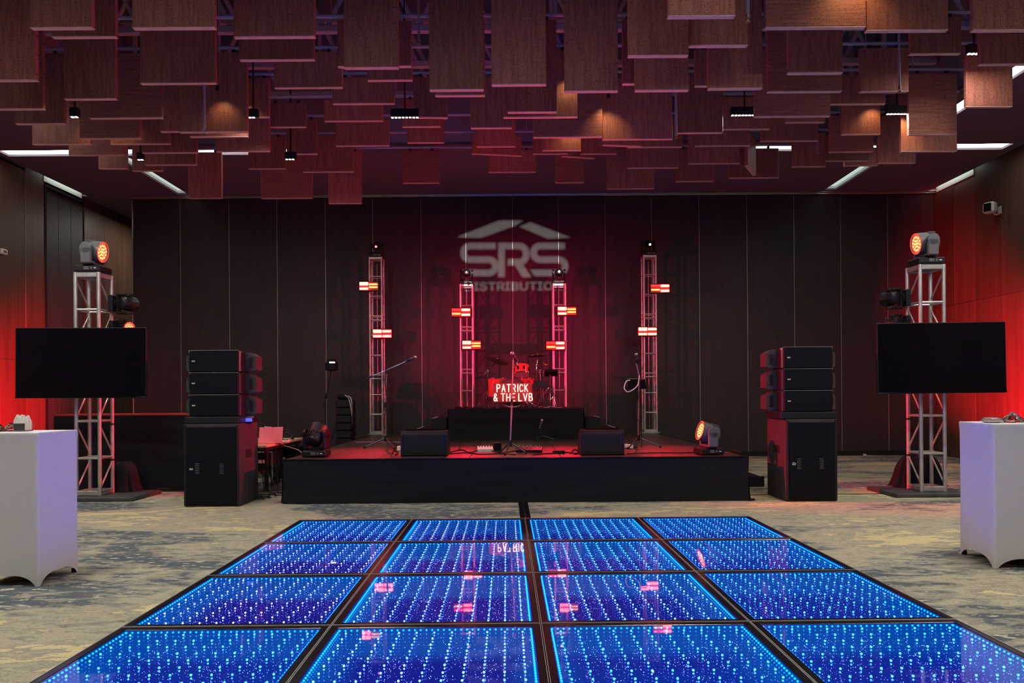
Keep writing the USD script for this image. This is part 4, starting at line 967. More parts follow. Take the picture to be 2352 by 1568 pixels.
def crystal(label, x, y, s):
    t = thing('crystal_dish', label, 'dish', (x, y, TH + 0.002), 0.35)
    part(t, 'dish', MB().box((0, 0, 0.012 * s), (0.17 * s, 0.17 * s, 0.022 * s), 0.006 * s), 'glass_clear', smooth=False)
    cone = trimesh.creation.cone(0.105 * s, 0.085 * s, sections=4); cone.apply_transform(trimesh.transformations.rotation_matrix(math.pi / 4, (0, 0, 1)))
    part(t, 'pyramid', MB().add(cone.vertices + (0, 0, 0.024 * s), cone.faces), 'glass_clear', smooth=False)
    for i in range(9):
        part(t, 'wrapped_sweet', MB().box((rng.uniform(-.05, .05) * s, rng.uniform(-.05, .05) * s, 0.032 * s + rng.uniform(0, 0.012)), (0.035 * s, 0.02 * s, 0.016 * s), 0.005, rz=rng.uniform(0, 3)), 'food_cream' if i % 3 else 'red_case', smooth=False)
crystal('crystal pyramid dish beside the napkin holder', onx(25, yl), yl, 0.62)
crystal('crystal dish at the picture edge beside the napkin holder', onx(-2, yl - 0.06), yl - 0.06, 0.55)
yr = CR[1] - 0.02
crystal('crystal pyramid dish beside the domed platter', onx(2326, yr), yr, 0.80)
t = thing('platter', 'low clear domed platter on the white table', 'platter', (onx(2278, yr), yr, TH + 0.002))
part(t, 'tray', MB().lathe([(0, 0), (0.05, 0), (0.078, 0.010), (0.078, 0.013), (0.05, 0.006), (0, 0.006)], 32), 'white_plastic')
part(t, 'dome', MB().lathe([(0.076, 0.013), (0.066, 0.030), (0.050, 0.040), (0.0, 0.043), (0.0, 0.040), (0.048, 0.037), (0.063, 0.028), (0.072, 0.013)], 32), 'clear_acrylic')
for i in range(10):
    a = i * 0.63
    part(t, 'biscuit', MB().box((0.042 * math.cos(a), 0.042 * math.sin(a), 0.016), (0.026, 0.02, 0.012), 0.004, rz=a), 'food_cream', smooth=False)

# ------------------------------------------------------------------ counter with black drape, covered heaps at the tower bases
cy = 10.42
xa, xb = at(125, 952, cy)[0], at(432, 950, cy)[0]
zt = at(300, 951, cy)[2]
t = thing('draped_counter', 'long waist high counter covered with black drape behind the tower', 'counter', ((xa + xb) / 2, cy, 0))
wd = xb - xa
part(t, 'top_board', MB().box((0, 0.38, zt - 0.015), (wd, 0.72, 0.03), 0.004), 'red_case', smooth=False, label='dark reddish top edge')
def hem(u): return 0.012 + 0.10 * np.exp(-((u - 0.85) / 0.10) ** 2) + 0.0 * u
hemf = lambda u: 0.008 + 0.05 * np.clip(np.sin((u - 0.68) / 0.32 * np.pi), 0, 1)
part(t, 'front_drape', cloth_panel((-wd / 2, 0), (wd / 2, 0), 0.0, zt - 0.02, (0, -1), 0.025, 21, 120, 30, 0.05, hemf), 'skirt_cloth', smooth=True)
part(t, 'side_drape', cloth_panel((wd / 2, 0.0), (wd / 2, 0.74), 0.0, zt - 0.02, (1, 0), 0.02, 22, 30, 20, 0.03), 'skirt_cloth', smooth=True)
part(t, 'side_drape', cloth_panel((-wd / 2, 0.74), (-wd / 2, 0.0), 0.0, zt - 0.02, (-1, 0), 0.02, 23, 30, 20, 0.03), 'skirt_cloth', smooth=True)
for s in (-1, 1):
    part(t, 'leg', MB().box((s * (wd / 2 - 0.06), 0.38, (zt - 0.03) / 2), (0.05, 0.05, zt - 0.03)), 'dark_steel', smooth=False)
def heap(label, c, rx, ry, h, seed):
    n, k = 72, 18
    a = np.linspace(0, 2 * np.pi, n, endpoint=False)
    V = []
    for i in range(k):
        f = i / (k - 1)
        prof = (1 - f ** 4.0) ** (1 / 2.6) if f < 1 else 0.0
        flare = 1 + 0.22 * (1 - f) ** 4
        fold = 1 + (0.07 * np.sin(a * 9 + seed) + 0.05 * np.sin(a * 17 + 2 * seed)) * (1 - f) ** 0.7 * (f < 0.97)
        V.append(np.stack([rx * prof * flare * fold * np.sign(np.cos(a)) * np.abs(np.cos(a)) ** 0.7, ry * prof * flare * fold * np.sign(np.sin(a)) * np.abs(np.sin(a)) ** 0.7, np.full(n, h * f) + 0.02 * np.sin(a * 5 + seed) * (f > 0.3) * (f < 0.95)], -1))
    v = np.vstack(V)
    i, j = np.meshgrid(np.arange(k - 1), np.arange(n), indexing='ij')
    q = np.stack([i * n + j, i * n + (j + 1) % n, (i + 1) * n + (j + 1) % n, (i + 1) * n + j], -1).reshape(-1, 4)
    m = solo('covered_equipment', MB().add(v, q), 'skirt_cloth', label, 'cloth covered gear', smooth=True)
    place(m, mat4(c))
p1, p2 = at(272, 1148, 9.86), at(2108, 1130, 9.72)
heap('black cloth draped over gear behind the tower by the napkin holder table', (at(268, 1100, 9.93)[0], 10.08, 0.058), 0.20, 0.13, 0.40, 1.0)
heap('black cloth draped over gear behind the tower by the domed platter table', (at(2113, 1100, 9.9)[0], 9.95, 0.058), 0.29, 0.14, 0.43, 2.3)

# ------------------------------------------------------------------ laptop table
TX1, TY0, TY1, TZ = at(613, 1022, 10.15)[0], 10.15, 11.95, 0.665
TW = 0.76
t = thing('folding_table', 'wooden topped folding table carrying the laptops beside the stage', 'table', (TX1 - TW / 2, (TY0 + TY1) / 2, 0))
D = TY1 - TY0
part(t, 'table_top', MB().box((0, 0, TZ - 0.018), (TW, D, 0.036), 0.006), 'table_wood', smooth=False)
for sx in (-1, 1):
    for sy in (-1, 1):
        part(t, 'leg', MB().box((sx * (TW / 2 - 0.06), sy * (D / 2 - 0.16), (TZ - 0.036) / 2), (0.045, 0.045, TZ - 0.036), 0.006), 'black_matte', smooth=False)
for sy in (-1, 1):
    part(t, 'leg_brace', MB().box((0, sy * (D / 2 - 0.16), 0.32), (TW - 0.12, 0.025, 0.03)), 'black_matte', smooth=False)
part(t, 'apron', MB().box((TW / 2 - 0.05, 0, TZ - 0.06), (0.02, D - 0.1, 0.05)), 'black_matte', smooth=False)
def laptop(label, x, y, rz, open_ang):
    t = thing('laptop', label, 'laptop', (x, y, TZ + 0.002), rz)
    lb_ = part(t, 'base', MB().box((0, 0, 0.009), (0.33, 0.23, 0.016), 0.005), 'laptop_lid', smooth=False)
    part(lb_, 'keyboard', MB().box((0, 0.02, 0.0175), (0.29, 0.12, 0.002)), 'black_plastic', smooth=False)
    L = trimesh.transformations.translation_matrix((0, -0.112, 0.014)) @ trimesh.transformations.rotation_matrix(open_ang, (1, 0, 0))
    ld = part(t, 'lid', MB().box((0, 0, 0.115), (0.33, 0.008, 0.225), 0.003, L), 'laptop_lid', smooth=False)
    part(ld, 'screen', MB().box((0, 0.0045, 0.115), (0.31, 0.002, 0.20), 0, L), 'screen_black', smooth=False)
pa = at(611, 1010, 10.45); pb = at(636, 1004, 10.95)
laptop('silver laptop with red lit lid nearer the speaker stack', pa[0], 10.56, 0.55, 0.25)
laptop('silver laptop with slanting lid beside the water bottle, nearer the stage', at(640, 1000, 10.95)[0] + 0.02, 10.98, -0.95, 0.35)
def bottle(name, label, x, y, z, mat, s=1.0, cap='white_plastic', group=None):
    t = thing(name, label, 'bottle', (x, y, z + 0.002), group=group)
    part(t, 'body', MB().lathe(np.array([(0, 0), (0.030, 0.0), (0.033, 0.008), (0.031, 0.05), (0.033, 0.09), (0.033, 0.14), (0.013, 0.185), (0.013, 0.195), (0, 0.195)]) * s, 24), mat)
    part(t, 'label_band', MB().lathe(np.array([(0.0337, 0.095), (0.0337, 0.138)]) * s, 24), 'label_white')
    part(t, 'cap', MB().lathe(np.array([(0.015, 0.190), (0.015, 0.210), (0, 0.210)]) * s, 16), cap)
bottle('water_bottle', 'clear water bottle between the two laptops', at(626, 1000, 10.75)[0], 10.75, TZ, 'clear_acrylic', 1.0)
t = thing('headphones', 'black headphones lying by the slanting laptop', 'headphones', (at(658, 1004, 11.3)[0], 11.32, TZ + 0.002))
part(t, 'band', MB().tube([(0.085 * math.cos(a), 0.0, 0.03 + 0.085 * math.sin(a)) for a in np.linspace(0, math.pi, 20)], 0.009, 8), 'black_plastic')
for s in (-1, 1): part(t, 'ear_cup', MB().lathe_x((s * 0.085, 0, 0.035), 0.034, 0.03, np.eye(4)), 'black_plastic')
t = thing('audio_interface', 'small pale audio box with knobs on the laptop table edge', 'electronics', (at(648, 1008, 10.62)[0], 10.66, TZ + 0.002))
part(t, 'case', MB().box((0, 0, 0.018), (0.17, 0.10, 0.034), 0.005), 'white_plastic', smooth=False)
for i in range(4): part(t, 'knob', MB().cyl((-0.06 + 0.04 * i, 0.0, 0.035), (-0.06 + 0.04 * i, 0.0, 0.047), 0.009, 12), 'black_plastic')
t = thing('road_case', 'dark red lit road case under the laptop table', 'case', (TX1 - 0.42, 11.05, 0))
part(t, 'box', MB().box((0, 0, 0.30), (0.56, 0.5, 0.44), 0.012), 'scuffed_black', smooth=False)
for sx in (-1, 1):
    for sy in (-1, 1): part(t, 'castor', MB().cyl((sx * 0.22 - 0.02, sy * 0.2, 0.04), (sx * 0.22 + 0.02, sy * 0.2, 0.04), 0.04, 14).box((sx * 0.22, sy * 0.2, 0.07), (0.05, 0.05, 0.02)), 'black_plastic')
part(t, 'corner_rail', MB().box((0.28, -0.25, 0.30), (0.02, 0.02, 0.44)).box((-0.28, -0.25, 0.30), (0.02, 0.02, 0.44)).box((0, -0.25, 0.52), (0.56, 0.02, 0.02)), 'steel', smooth=False)
part(t, 'label_card', MB().box((0.12, -0.253, 0.38), (0.09, 0.003, 0.05)), 'label_white', smooth=False)
for i, (x, y, lb) in enumerate(((596, 10.35, 'nearer the speaker stack'), (606, 10.45, 'beside the table leg'), (614, 10.42, 'nearer the stage'))):
    bottle('drinks_bottle', f'red lit drinks bottle under the laptop table, {lb}', at(x, 1090, y)[0], y, 0.30 if False else 0.0, 'clear_acrylic', 1.35, 'red_case', group='bottles under the laptop table')
t = thing('rack_case', 'black equipment rack behind the laptop table with white labels', 'case', (at(664, 1030, 12.1)[0] - 0.0, 12.25, 0))
part(t, 'box', MB().box((0, 0, 0.27), (0.60, 0.5, 0.52), 0.01), 'scuffed_black', smooth=False)
part(t, 'label_card', MB().box((0.06, -0.252, 0.40), (0.075, 0.003, 0.06)).box((-0.08, -0.252, 0.33), (0.10, 0.003, 0.025)), 'label_white', smooth=False)
for i in range(3): part(t, 'rack_strip', MB().box((0, -0.252, 0.12 + 0.15 * i), (0.54, 0.004, 0.10), 0.002), 'black_plastic', smooth=False)

def cable(label, pts, r=0.006, mat='black_plastic', name='cable', group=None, n=14):
    return solo(name, MB().tube(curve(pts, n), r, 6), mat, label, 'cable', group, smooth=True)
cable('pale cable hanging from the laptop table to the stage corner', [(at(655, 1005, 11.0)[0], 11.0, TZ + 0.01), (at(672, 1004, 10.9)[0], 10.9, TZ + 0.03), (TX1 + 0.02, 10.7, TZ - 0.02), (at(689, 1035, 10.2)[0], 10.1, 0.60), (at(698, 1046, 9.75)[0], 9.72, SH + 0.012)], 0.006, 'seam_metal')
for i in range(9):
    cx_, cy_ = at(rng.uniform(598, 636), 1140, 9.75)[0], rng.uniform(9.55, 10.1)
    rr = rng.uniform(0.09, 0.2)
    pts = [(cx_ + rr * (1 + 0.15 * math.sin(3 * a + i)) * math.cos(a), cy_ + 0.9 * rr * math.sin(a), 0.008 + 0.004 * i + 0.004 * math.sin(2 * a)) for a in np.linspace(0, 5.6, 12)]
    cable('black cable looped on the carpet in the pile beside the stage corner', pts, 0.0055, group='loops of the cable pile')
for i, (x0, x1) in enumerate(((600, 640), (618, 645), (628, 636), (634, 606))):
    a, b = at(x0, 1020, 10.3 + 0.12 * i), at(x1, 1130, 9.95 + 0.05 * i)
    cable(f'thin black cable drooping from the laptop table, {["nearest the subwoofer", "second from the subwoofer", "third from the subwoofer", "crossing back under the table"][i]}', [(a[0], a[1], TZ - 0.05), (a[0] + 0.03, a[1], 0.35), ((a[0] + b[0]) / 2 + 0.04, (a[1] + b[1]) / 2, 0.16), (b[0], b[1], 0.01)], 0.005, group='cables drooping from the laptop table')

# ------------------------------------------------------------------ drum kit on the riser
DZ = RZ + 0.004
bc = at(1177, 905, 13.32)
t = thing('bass_drum', 'bass drum with dark front head behind the lettered neon sign', 'drum', (bc[0], 13.32, DZ))
Rb = 0.272; cz = Rb + 0.012
LYm = trimesh.transformations.translation_matrix((0, 0, cz)) @ trimesh.transformations.rotation_matrix(-math.pi / 2, (1, 0, 0))   # lathe axis z -> +y
part(t, 'shell', MB().lathe([(Rb - 0.012, 0.02), (Rb - 0.012, 0.40)], 48, LYm), 'red_shell')
for y in (0.0, 0.39): part(t, 'hoop', MB().lathe([(Rb - 0.012, y), (Rb, y), (Rb, y + 0.035), (Rb - 0.012, y + 0.035), (Rb - 0.012, y)], 48, LYm), 'black_gloss')
part(t, 'front_head', MB().lathe([(0, 0.012), (Rb - 0.012, 0.016)], 48, LYm), 'front_head')
part(t, 'head_ring', MB().lathe([(Rb - 0.014, -0.001), (Rb - 0.004, -0.003), (Rb - 0.004, 0.0)], 48, LYm), 'steel')
for k in range(8):
    a = k * math.pi / 4 + 0.2
    part(t, 'lug', MB().box((Rb * math.cos(a), 0.2, cz + Rb * math.sin(a)), (0.02, 0.12, 0.02), 0.005, ry=-a), 'chrome', smooth=False)
for s in (-1, 1): part(t, 'spur', MB().cyl((s * 0.22, 0.08, 0.16), (s * 0.38, -0.02, 0.012), 0.008, 8), 'chrome')

def drum(name, label, px, py, Y, dia, depth, tilt=0.0, z=None, legs=False, stand=False, heads=True):
    p = at(px, py, Y)
    zc = p[2] if z is None else z
    t = thing(name, label, 'drum', (p[0], Y, DZ))
    L = trimesh.transformations.translation_matrix((0, 0, zc - DZ)) @ trimesh.transformations.rotation_matrix(tilt, (1, 0, 0))
    R = dia / 2
    sh_ = part(t, 'shell', MB().lathe([(R, -depth / 2), (R, depth / 2)], 40, L), 'red_shell')
    for zz in (-depth / 2, depth / 2 - 0.015):
        part(t, 'hoop', MB().lathe([(R + 0.003, zz), (R + 0.011, zz), (R + 0.011, zz + 0.018), (R + 0.003, zz + 0.018), (R + 0.003, zz)], 40, L), 'chrome')
    part(t, 'top_head', MB().lathe([(0, depth / 2), (R, depth / 2 - 0.002)], 40, L), 'drum_head')
    part(t, 'bottom_head', MB().lathe([(R, -depth / 2 + 0.002), (0, -depth / 2)], 40, L), 'drum_head')
    for k in range(8):
        a = k * math.pi / 4 + 0.3
        part(sh_, 'lug', MB().mesh(trimesh.creation.box((0.018, 0.022, depth * 0.35)), L @ trimesh.transformations.rotation_matrix(a, (0, 0, 1)) @ trimesh.transformations.translation_matrix((R + 0.008, 0, 0))), 'black_gloss' if name == 'rack_tom' else 'chrome', smooth=False)
    if legs:
        for k in range(3):
            a = k * 2.094 + 0.5
            part(t, 'leg', MB().cyl(((R + 0.015) * math.cos(a), (R + 0.015) * math.sin(a), zc - DZ + 0.05), ((R + 0.03) * math.cos(a), (R + 0.03) * math.sin(a), 0), 0.007, 8), 'chrome')
    if stand:
        part(t, 'stand', MB().cyl((0, 0.02, 0.1), (0, 0.02, zc - DZ - depth / 2), 0.012, 8), 'chrome')
        for k in range(3):
            a = k * 2.094
            part(t, 'stand_leg', MB().cyl((0, 0.02, 0.16), (0.2 * math.cos(a), 0.02 + 0.2 * math.sin(a), 0.008), 0.008, 8), 'chrome')
    return t
drum('floor_tom', 'large red floor tom on the boom stand side of the neon sign', 1144, 890, 13.55, 0.37, 0.36, legs=True)
drum('rack_tom', 'tilted red rack tom above the neon sign', 1198, 851, 13.75, 0.285, 0.20, tilt=-0.42, stand=True)
drum('snare_drum', 'small red snare drum behind the neon sign on the tablet side', 1207, 876, 14.0, 0.33, 0.14, stand=True)

def stand_legs(t, top, spread, r=0.008, mat='chrome', z0=0.0, n=3, rot=0.3, hub=0.45):
    part(t, 'hub', MB().cyl((0, 0, hub - 0.03), (0, 0, hub + 0.02), 0.02, 12), 'black_plastic')
    for k in range(n):
        a = rot + k * 2 * math.pi / n
        c, s = math.cos(a) * spread, math.sin(a) * spread
        part(t, 'leg', MB().tube([(0, 0, hub), (c * 0.55, s * 0.55, hub * 0.55), (c, s, z0 + 0.012)], r, 8), mat)
        part(t, 'brace', MB().cyl((0, 0, hub * 0.35), (c * 0.5, s * 0.5, hub * 0.58), r * 0.6, 6), mat)
        part(t, 'foot', MB().ball((c, s, z0 + 0.012), 0.014, 6), 'black_plastic')
def cymbal_mesh(R, L):
    return MB().lathe(np.array([(0, 0.030), (0.02, 0.029), (0.04, 0.018), (0.06, 0.012), (R, -0.012), (R, -0.015), (0.06, 0.009), (0.03, 0.015), (0, 0.024)]), 44, L)
def cymbal_stand(label, px, Y, mid, cym, R, tilt, rot=0.3):
    b = at(px, 930, Y); t = thing('cymbal_stand', label, 'cymbal stand', (b[0], Y, DZ), group='cymbal stands')
    m = at(*mid, Y); c = at(*cym, Y + 0.05)
    o = np.array([b[0], Y, DZ]); m, c = m - o, c - o
    stand_legs(t, m[2], 0.28, rot=rot, hub=0.34)
    part(t, 'pole', MB().cyl((0, 0, 0.05), (m[0], 0, m[2]), 0.011, 10), 'chrome')
    part(t, 'boom_joint', MB().ball((m[0], 0, m[2]), 0.026, 8), 'chrome')
    d = c - m; ba_ = part(t, 'boom_arm', MB().cyl(tuple(m - d * 0.45), tuple(c), 0.008, 8), 'chrome')
    L = trimesh.transformations.translation_matrix(c + (0, 0, 0.012)) @ trimesh.transformations.euler_matrix(tilt[0], tilt[1], 0)
    part(ba_, 'cymbal', cymbal_mesh(R, L), 'brass')
    part(ba_, 'wing_nut', MB().cyl(tuple(c), tuple(c + (0, 0, 0.06)), 0.008, 8).ball(tuple(c + (0, 0, 0.05)), 0.017, 6), 'chrome')
cymbal_stand('cymbal on a slanted boom stand beside the floor tom', 1121, 13.5, (1120, 851), (1143, 829), 0.21, (0.30, 0.28))
cymbal_stand('flat cymbal on a stand on the tablet side of the rack tom', 1231, 13.75, (1233, 838), (1235, 817), 0.20, (-0.06, -0.05))
cymbal_stand('small cymbal low behind the snare drum', 1244, 14.1, (1240, 850), (1246, 838), 0.13, (0.05, 0.0), 1.0)
b = at(1264, 930, 13.7)
t = thing('drum_pad', 'black sample pad on a chrome stand at the tablet end of the kit', 'drum pad', (b[0], 13.7, DZ))
stand_legs(t, 0.5, 0.26, hub=0.40, rot=0.9)
pz = at(1264, 856, 13.7)[2] - DZ
part(t, 'pole', MB().cyl((0, 0, 0.05), (0, 0, pz - 0.04), 0.012, 10), 'chrome')
part(t, 'pad', MB().box((0.02, 0, pz), (0.25, 0.20, 0.05), 0.015, rx=-0.5), 'black_plastic', smooth=False)
part(t, 'pad_surface', MB().box((0.02, -0.012, pz + 0.026), (0.21, 0.16, 0.006), 0.002, rx=-0.5), 'black_gloss', smooth=False)
part(t, 'side_clamp', MB().box((-0.12, 0, pz - 0.01), (0.02, 0.03, 0.14), 0.005), 'chrome', smooth=False)
b = at(1249, 938, 13.15)
t = thing('music_stand', 'black tray stand at the front of the riser on the tablet side', 'music stand', (b[0], 13.16, DZ))
pz = at(1238, 882, 13.15)[2] - DZ
part(t, 'tray', MB().box((-0.05, 0, pz), (0.27, 0.02, 0.12), 0.006, rx=-0.25), 'black_plastic', smooth=False)
part(t, 'lip', MB().box((-0.05, -0.03, pz - 0.062), (0.25, 0.05, 0.008), 0.002), 'dark_steel', smooth=False)
part(t, 'pole', MB().cyl((0, 0.01, 0.10), (-0.02, 0.015, pz - 0.03), 0.009, 8), 'dark_steel')
for a in (0.4, 2.5, 4.6): part(t, 'leg', MB().cyl((0, 0.01, 0.14), (0.12 * math.cos(a), 0.01 + 0.12 * math.sin(a), 0.008), 0.007, 6), 'dark_steel')
b = at(1188, 938, 14.35)
t = thing('drum_throne', 'round black drum stool behind the kit', 'stool', (b[0], 14.38, DZ))
part(t, 'seat', MB().lathe([(0, 0.46), (0.17, 0.46), (0.19, 0.49), (0.18, 0.53), (0, 0.54)], 32), 'black_plastic')
part(t, 'post', MB().cyl((0, 0, 0.12), (0, 0, 0.46), 0.018, 12), 'chrome')
for a in (0.2, 2.3, 4.4): part(t, 'leg', MB().cyl((0, 0, 0.26), (0.22 * math.cos(a), 0.22 * math.sin(a), 0.01), 0.011, 8), 'chrome')
# hardware bits and cables lying on the riser
for i, (x0, x1, Y) in enumerate(((1046, 1068, 13.1), (1060, 1098, 13.15), (1085, 1112, 13.2), (1236, 1262, 13.12), (1255, 1292, 13.1))):
    a, b = at(x0, 936, Y), at(x1, 936, Y)
    cable(f'cable lying along the riser edge, {["nearest the boom stand","second from the boom stand","third from the boom stand","fourth from the boom stand","nearest the tablet stand"][i]}', [(a[0], Y, DZ + 0.01), (a[0] + 0.25 * (b[0] - a[0]), Y + 0.05, DZ + 0.03), (a[0] + 0.6 * (b[0] - a[0]), Y - 0.03, DZ + 0.012), (b[0], Y + 0.04, DZ + 0.01)], 0.011 if i < 3 else 0.007, 'black_plastic' if i < 3 else 'seam_metal', 'riser_cable', 'cables on the drum riser')
for px, lb in ((1052, 'flat black pedal at the boom stand end of the riser'), (1100, 'small black hardware clamp on the riser by the floor tom'), (1110, 'chrome clamp on the riser beside the floor tom')):
    p = at(px, 936, 13.3)
    t = thing('drum_hardware', lb, 'drum hardware', (p[0], 13.35, DZ))
    part(t, 'body', MB().box((0, 0, 0.022), (0.11, 0.09, 0.04), 0.01), 'black_plastic' if px < 1105 else 'chrome', smooth=False)
    part(t, 'screw', MB().cyl((0.02, 0, 0.03), (0.03, 0, 0.085), 0.008, 8).ball((0.03, 0, 0.085), 0.014, 6), 'chrome')

# the neon sign: single stroke letters
GL = {'P': [[(0, 0), (0, 1), (.35, 1), (.52, .9), (.55, .75), (.52, .6), (.35, .48), (0, .48)]], 'A': [[(0, 0), (.3, 1), (.6, 0)], [(.12, .36), (.48, .36)]], 'T': [[(0, 1), (.6, 1)], [(.3, 1), (.3, 0)]],
      'R': [[(0, 0), (0, 1), (.35, 1), (.52, .9), (.55, .75), (.52, .6), (.35, .5), (0, .5)], [(.28, .5), (.56, 0)]], 'I': [[(.08, 0), (.08, 1)], [(.08, 0), (.16, 0)]][:1] + [[(.16, 0), (.16, 0)]][:0], 'C': [[(.56, .82), (.45, .95), (.3, 1), (.12, .92), (.02, .7), (0, .5), (.02, .3), (.12, .08), (.3, 0), (.45, .05), (.56, .18)]],
      'K': [[(0, 0), (0, 1)], [(.52, 1), (0, .42)], [(.17, .6), (.55, 0)]], '&': [[(.62, .0), (.15, .66), (.12, .82), (.2, .96), (.32, 1), (.44, .93), (.46, .8), (.38, .66), (.1, .44), (.02, .26), (.08, .08), (.24, 0), (.42, .06), (.58, .38)]],
      'H': [[(0, 0), (0, 1)], [(.55, 0), (.55, 1)], [(0, .5), (.55, .5)]], 'E': [[(.5, 1), (0, 1), (0, 0), (.5, 0)], [(0, .5), (.44, .5)]], 'L': [[(0, 1), (0, 0), (.48, 0)]], 'V': [[(0, 1), (.3, 0), (.6, 1)]],
      'B': [[(0, 0), (0, 1), (.34, 1), (.5, .9), (.5, .64), (.34, .53), (0, .53)], [(.34, .53), (.54, .42), (.56, .14), (.38, 0), (0, 0)]]}
NY = 13.14
sc_ = NY / F
na = at(1133, 938, NY)
t = thing('neon_sign', 'glowing red neon sign with two lines of band lettering before the bass drum', 'neon sign', (at(1178, 938, NY)[0], NY, DZ))
org = np.array([at(1178, 938, NY)[0], NY, DZ])
for txt, px0, px1, py0, py1 in (('PATRICK', 1141.5, 1212, 882.5, 899.5), ('& THE LVB', 1134, 1222.5, 903.5, 920.5)):
    adv, xs = 0, []
    for ch in txt:
        w = 0.34 if ch == ' ' else max(q[0] for s_ in GL[ch] for q in s_)
        xs.append(adv); adv += w + (0.0 if ch == ' ' else 0.36)
    adv -= 0.36
    a, b = at(px0, py1, NY) - org, at(px1, py0, NY) - org
    for ch, x in zip(txt, xs):
        if ch == ' ': continue
        mb = MB()
        for s_ in GL[ch]:
            pts = [(a[0] + (b[0] - a[0]) * (x + q[0]) / adv, 0, a[2] + (b[2] - a[2]) * q[1]) for q in s_]
            for u, v in zip(pts, pts[1:]): mb.cyl(u, v, 0.0080, 8)
            for u in pts: mb.ball(u, 0.0080, 5)
        part(t, 'letter', mb, 'neon')
za, zb = (at(1178, 922, NY) - org)[2], (at(1178, 881, NY) - org)[2]
part(t, 'backing', MB().box((0, 0.022, (za + zb) / 2), (0.70, 0.008, zb - za + 0.02), 0.002), 'red_case', smooth=False, label='backing board coloured red for the neon glow')  # red of the neon glow put into the backing colour
for s in (-1, 1):
    part(t, 'support', MB().box((s * 0.28, 0.035, za / 2), (0.02, 0.012, za), 0.003), 'dark_steel', smooth=False)
    part(t, 'foot', MB().box((s * 0.28, 0.035, 0.005), (0.04, 0.14, 0.01), 0.003), 'dark_steel', smooth=False)

# ------------------------------------------------------------------ microphone stands
def mic(t, tip, d):
    tip, d = np.array(tip, float), np.array(d, float) / np.linalg.norm(d)
    part(t, 'microphone', MB().cyl(tuple(tip - d * 0.18), tuple(tip - d * 0.04), 0.012, 12, 0.018), 'dark_steel')
    part(t, 'mic_grille', MB().ball(tuple(tip - d * 0.01), 0.027, 8), 'steel')
    part(t, 'mic_clip', MB().cyl(tuple(tip - d * 0.15), tuple(tip - d * 0.09), 0.020, 10), 'black_plastic')
def tripod(t, spread=0.33, rot=0.5, hub=0.17):
    part(t, 'hub', MB().cyl((0, 0, hub - 0.06), (0, 0, hub + 0.02), 0.024, 14), 'black_plastic')
    for k in range(3):
        a = rot + k * 2.094
        part(t, 'leg', MB().cyl((0, 0, hub - 0.01), (spread * math.cos(a), spread * math.sin(a), 0.015), 0.010, 8), 'dark_steel')
        part(t, 'rubber_foot', MB().cyl((spread * 0.93 * math.cos(a), spread * 0.93 * math.sin(a), 0.025), (spread * math.cos(a), spread * math.sin(a), 0.015), 0.016, 8), 'black_matte')
g = ground(886, 1030, SH); Y = g[1]
t = thing('microphone_stand', 'boom microphone stand reaching over the stage near the tall truss', 'microphone stand', (g[0], Y, SH + 0.002))
o = np.array([g[0], Y, SH + 0.002])
j, e0, e1 = at(888, 853, Y) - o, at(843, 869, Y) - o, at(955, 819, Y) - o
tripod(t, 0.33, 0.6 + 2.6)
part(t, 'pole', MB().cyl((0, 0, 0.1), (0, 0, j[2] * 0.55), 0.013, 10).cyl((0, 0, j[2] * 0.55), (j[0], 0, j[2]), 0.009, 10), 'steel')
part(t, 'height_clutch', MB().cyl((0, 0, j[2] * 0.53), (0, 0, j[2] * 0.60), 0.02, 12), 'black_plastic')
part(t, 'boom', MB().cyl(tuple(e0 + (0, 0.01, 0)), tuple(e1 - (0.10, 0, 0.052)), 0.009, 10), 'steel')
part(t, 'boom_joint', MB().ball(tuple(j), 0.03, 8), 'black_plastic')
part(t, 'counterweight', MB().cyl(tuple(e0), tuple(e0 + (e1 - e0) * 0.12), 0.013, 10), 'black_plastic')
mic(t, e1, e1 - e0)
part(t, 'lead', MB().tube(curve([tuple(e1 - (0.17, 0.0, 0.09)), tuple(e1 * 0.5 + j * 0.5 - (0, 0.02, 0.03)), tuple(j - (0, 0.03, 0.03)), (0.025, -0.015, j[2] * 0.6), (-0.02, -0.015, j[2] * 0.35), (0.02, -0.01, 0.15), (0.05, -0.1, 0.01)]), 0.006, 6), 'black_plastic')
g = ground(1172, 1044, SH); Y = g[1]
t = thing('microphone_stand', 'straight microphone stand in the middle of the stage before the neon sign', 'microphone stand', (g[0], Y, SH + 0.002))
o = np.array([g[0], Y, SH + 0.002]); tp = at(1179, 816, Y) - o
tripod(t, 0.22, 0.2)
part(t, 'pole', MB().cyl((0, 0, 0.1), (tp[0] * 0.5, 0, tp[2] * 0.52), 0.012, 10).cyl((tp[0] * 0.5, 0, tp[2] * 0.52), tuple(tp - (0, 0, 0.06)), 0.008, 10), 'steel')
part(t, 'height_clutch', MB().cyl((tp[0] * 0.49, 0, tp[2] * 0.50), (tp[0] * 0.53, 0, tp[2] * 0.56), 0.018, 12), 'black_plastic')
mic(t, tp + (-0.02, -0.05, 0.03), (-0.35, -0.55, 0.5))
g = ground(1466, 1029, SH); Y = g[1]
t = thing('microphone_stand', 'microphone stand with a tablet tray by the tall truss', 'microphone stand', (g[0], Y, SH + 0.002))
o = np.array([g[0], Y, SH + 0.002]); j = at(1468, 862, Y) - o; tp = at(1461, 812, Y) - o
tripod(t, 0.33, -0.1)
part(t, 'pole', MB().cyl((0, 0, 0.1), (j[0] * .5, 0, j[2] * 0.55), 0.013, 10).cyl((j[0] * .5, 0, j[2] * 0.55), tuple(j), 0.009, 10), 'steel')
part(t, 'upper_arm', MB().cyl(tuple(j), tuple(tp - (0, 0, 0.14)), 0.010, 10), 'steel')
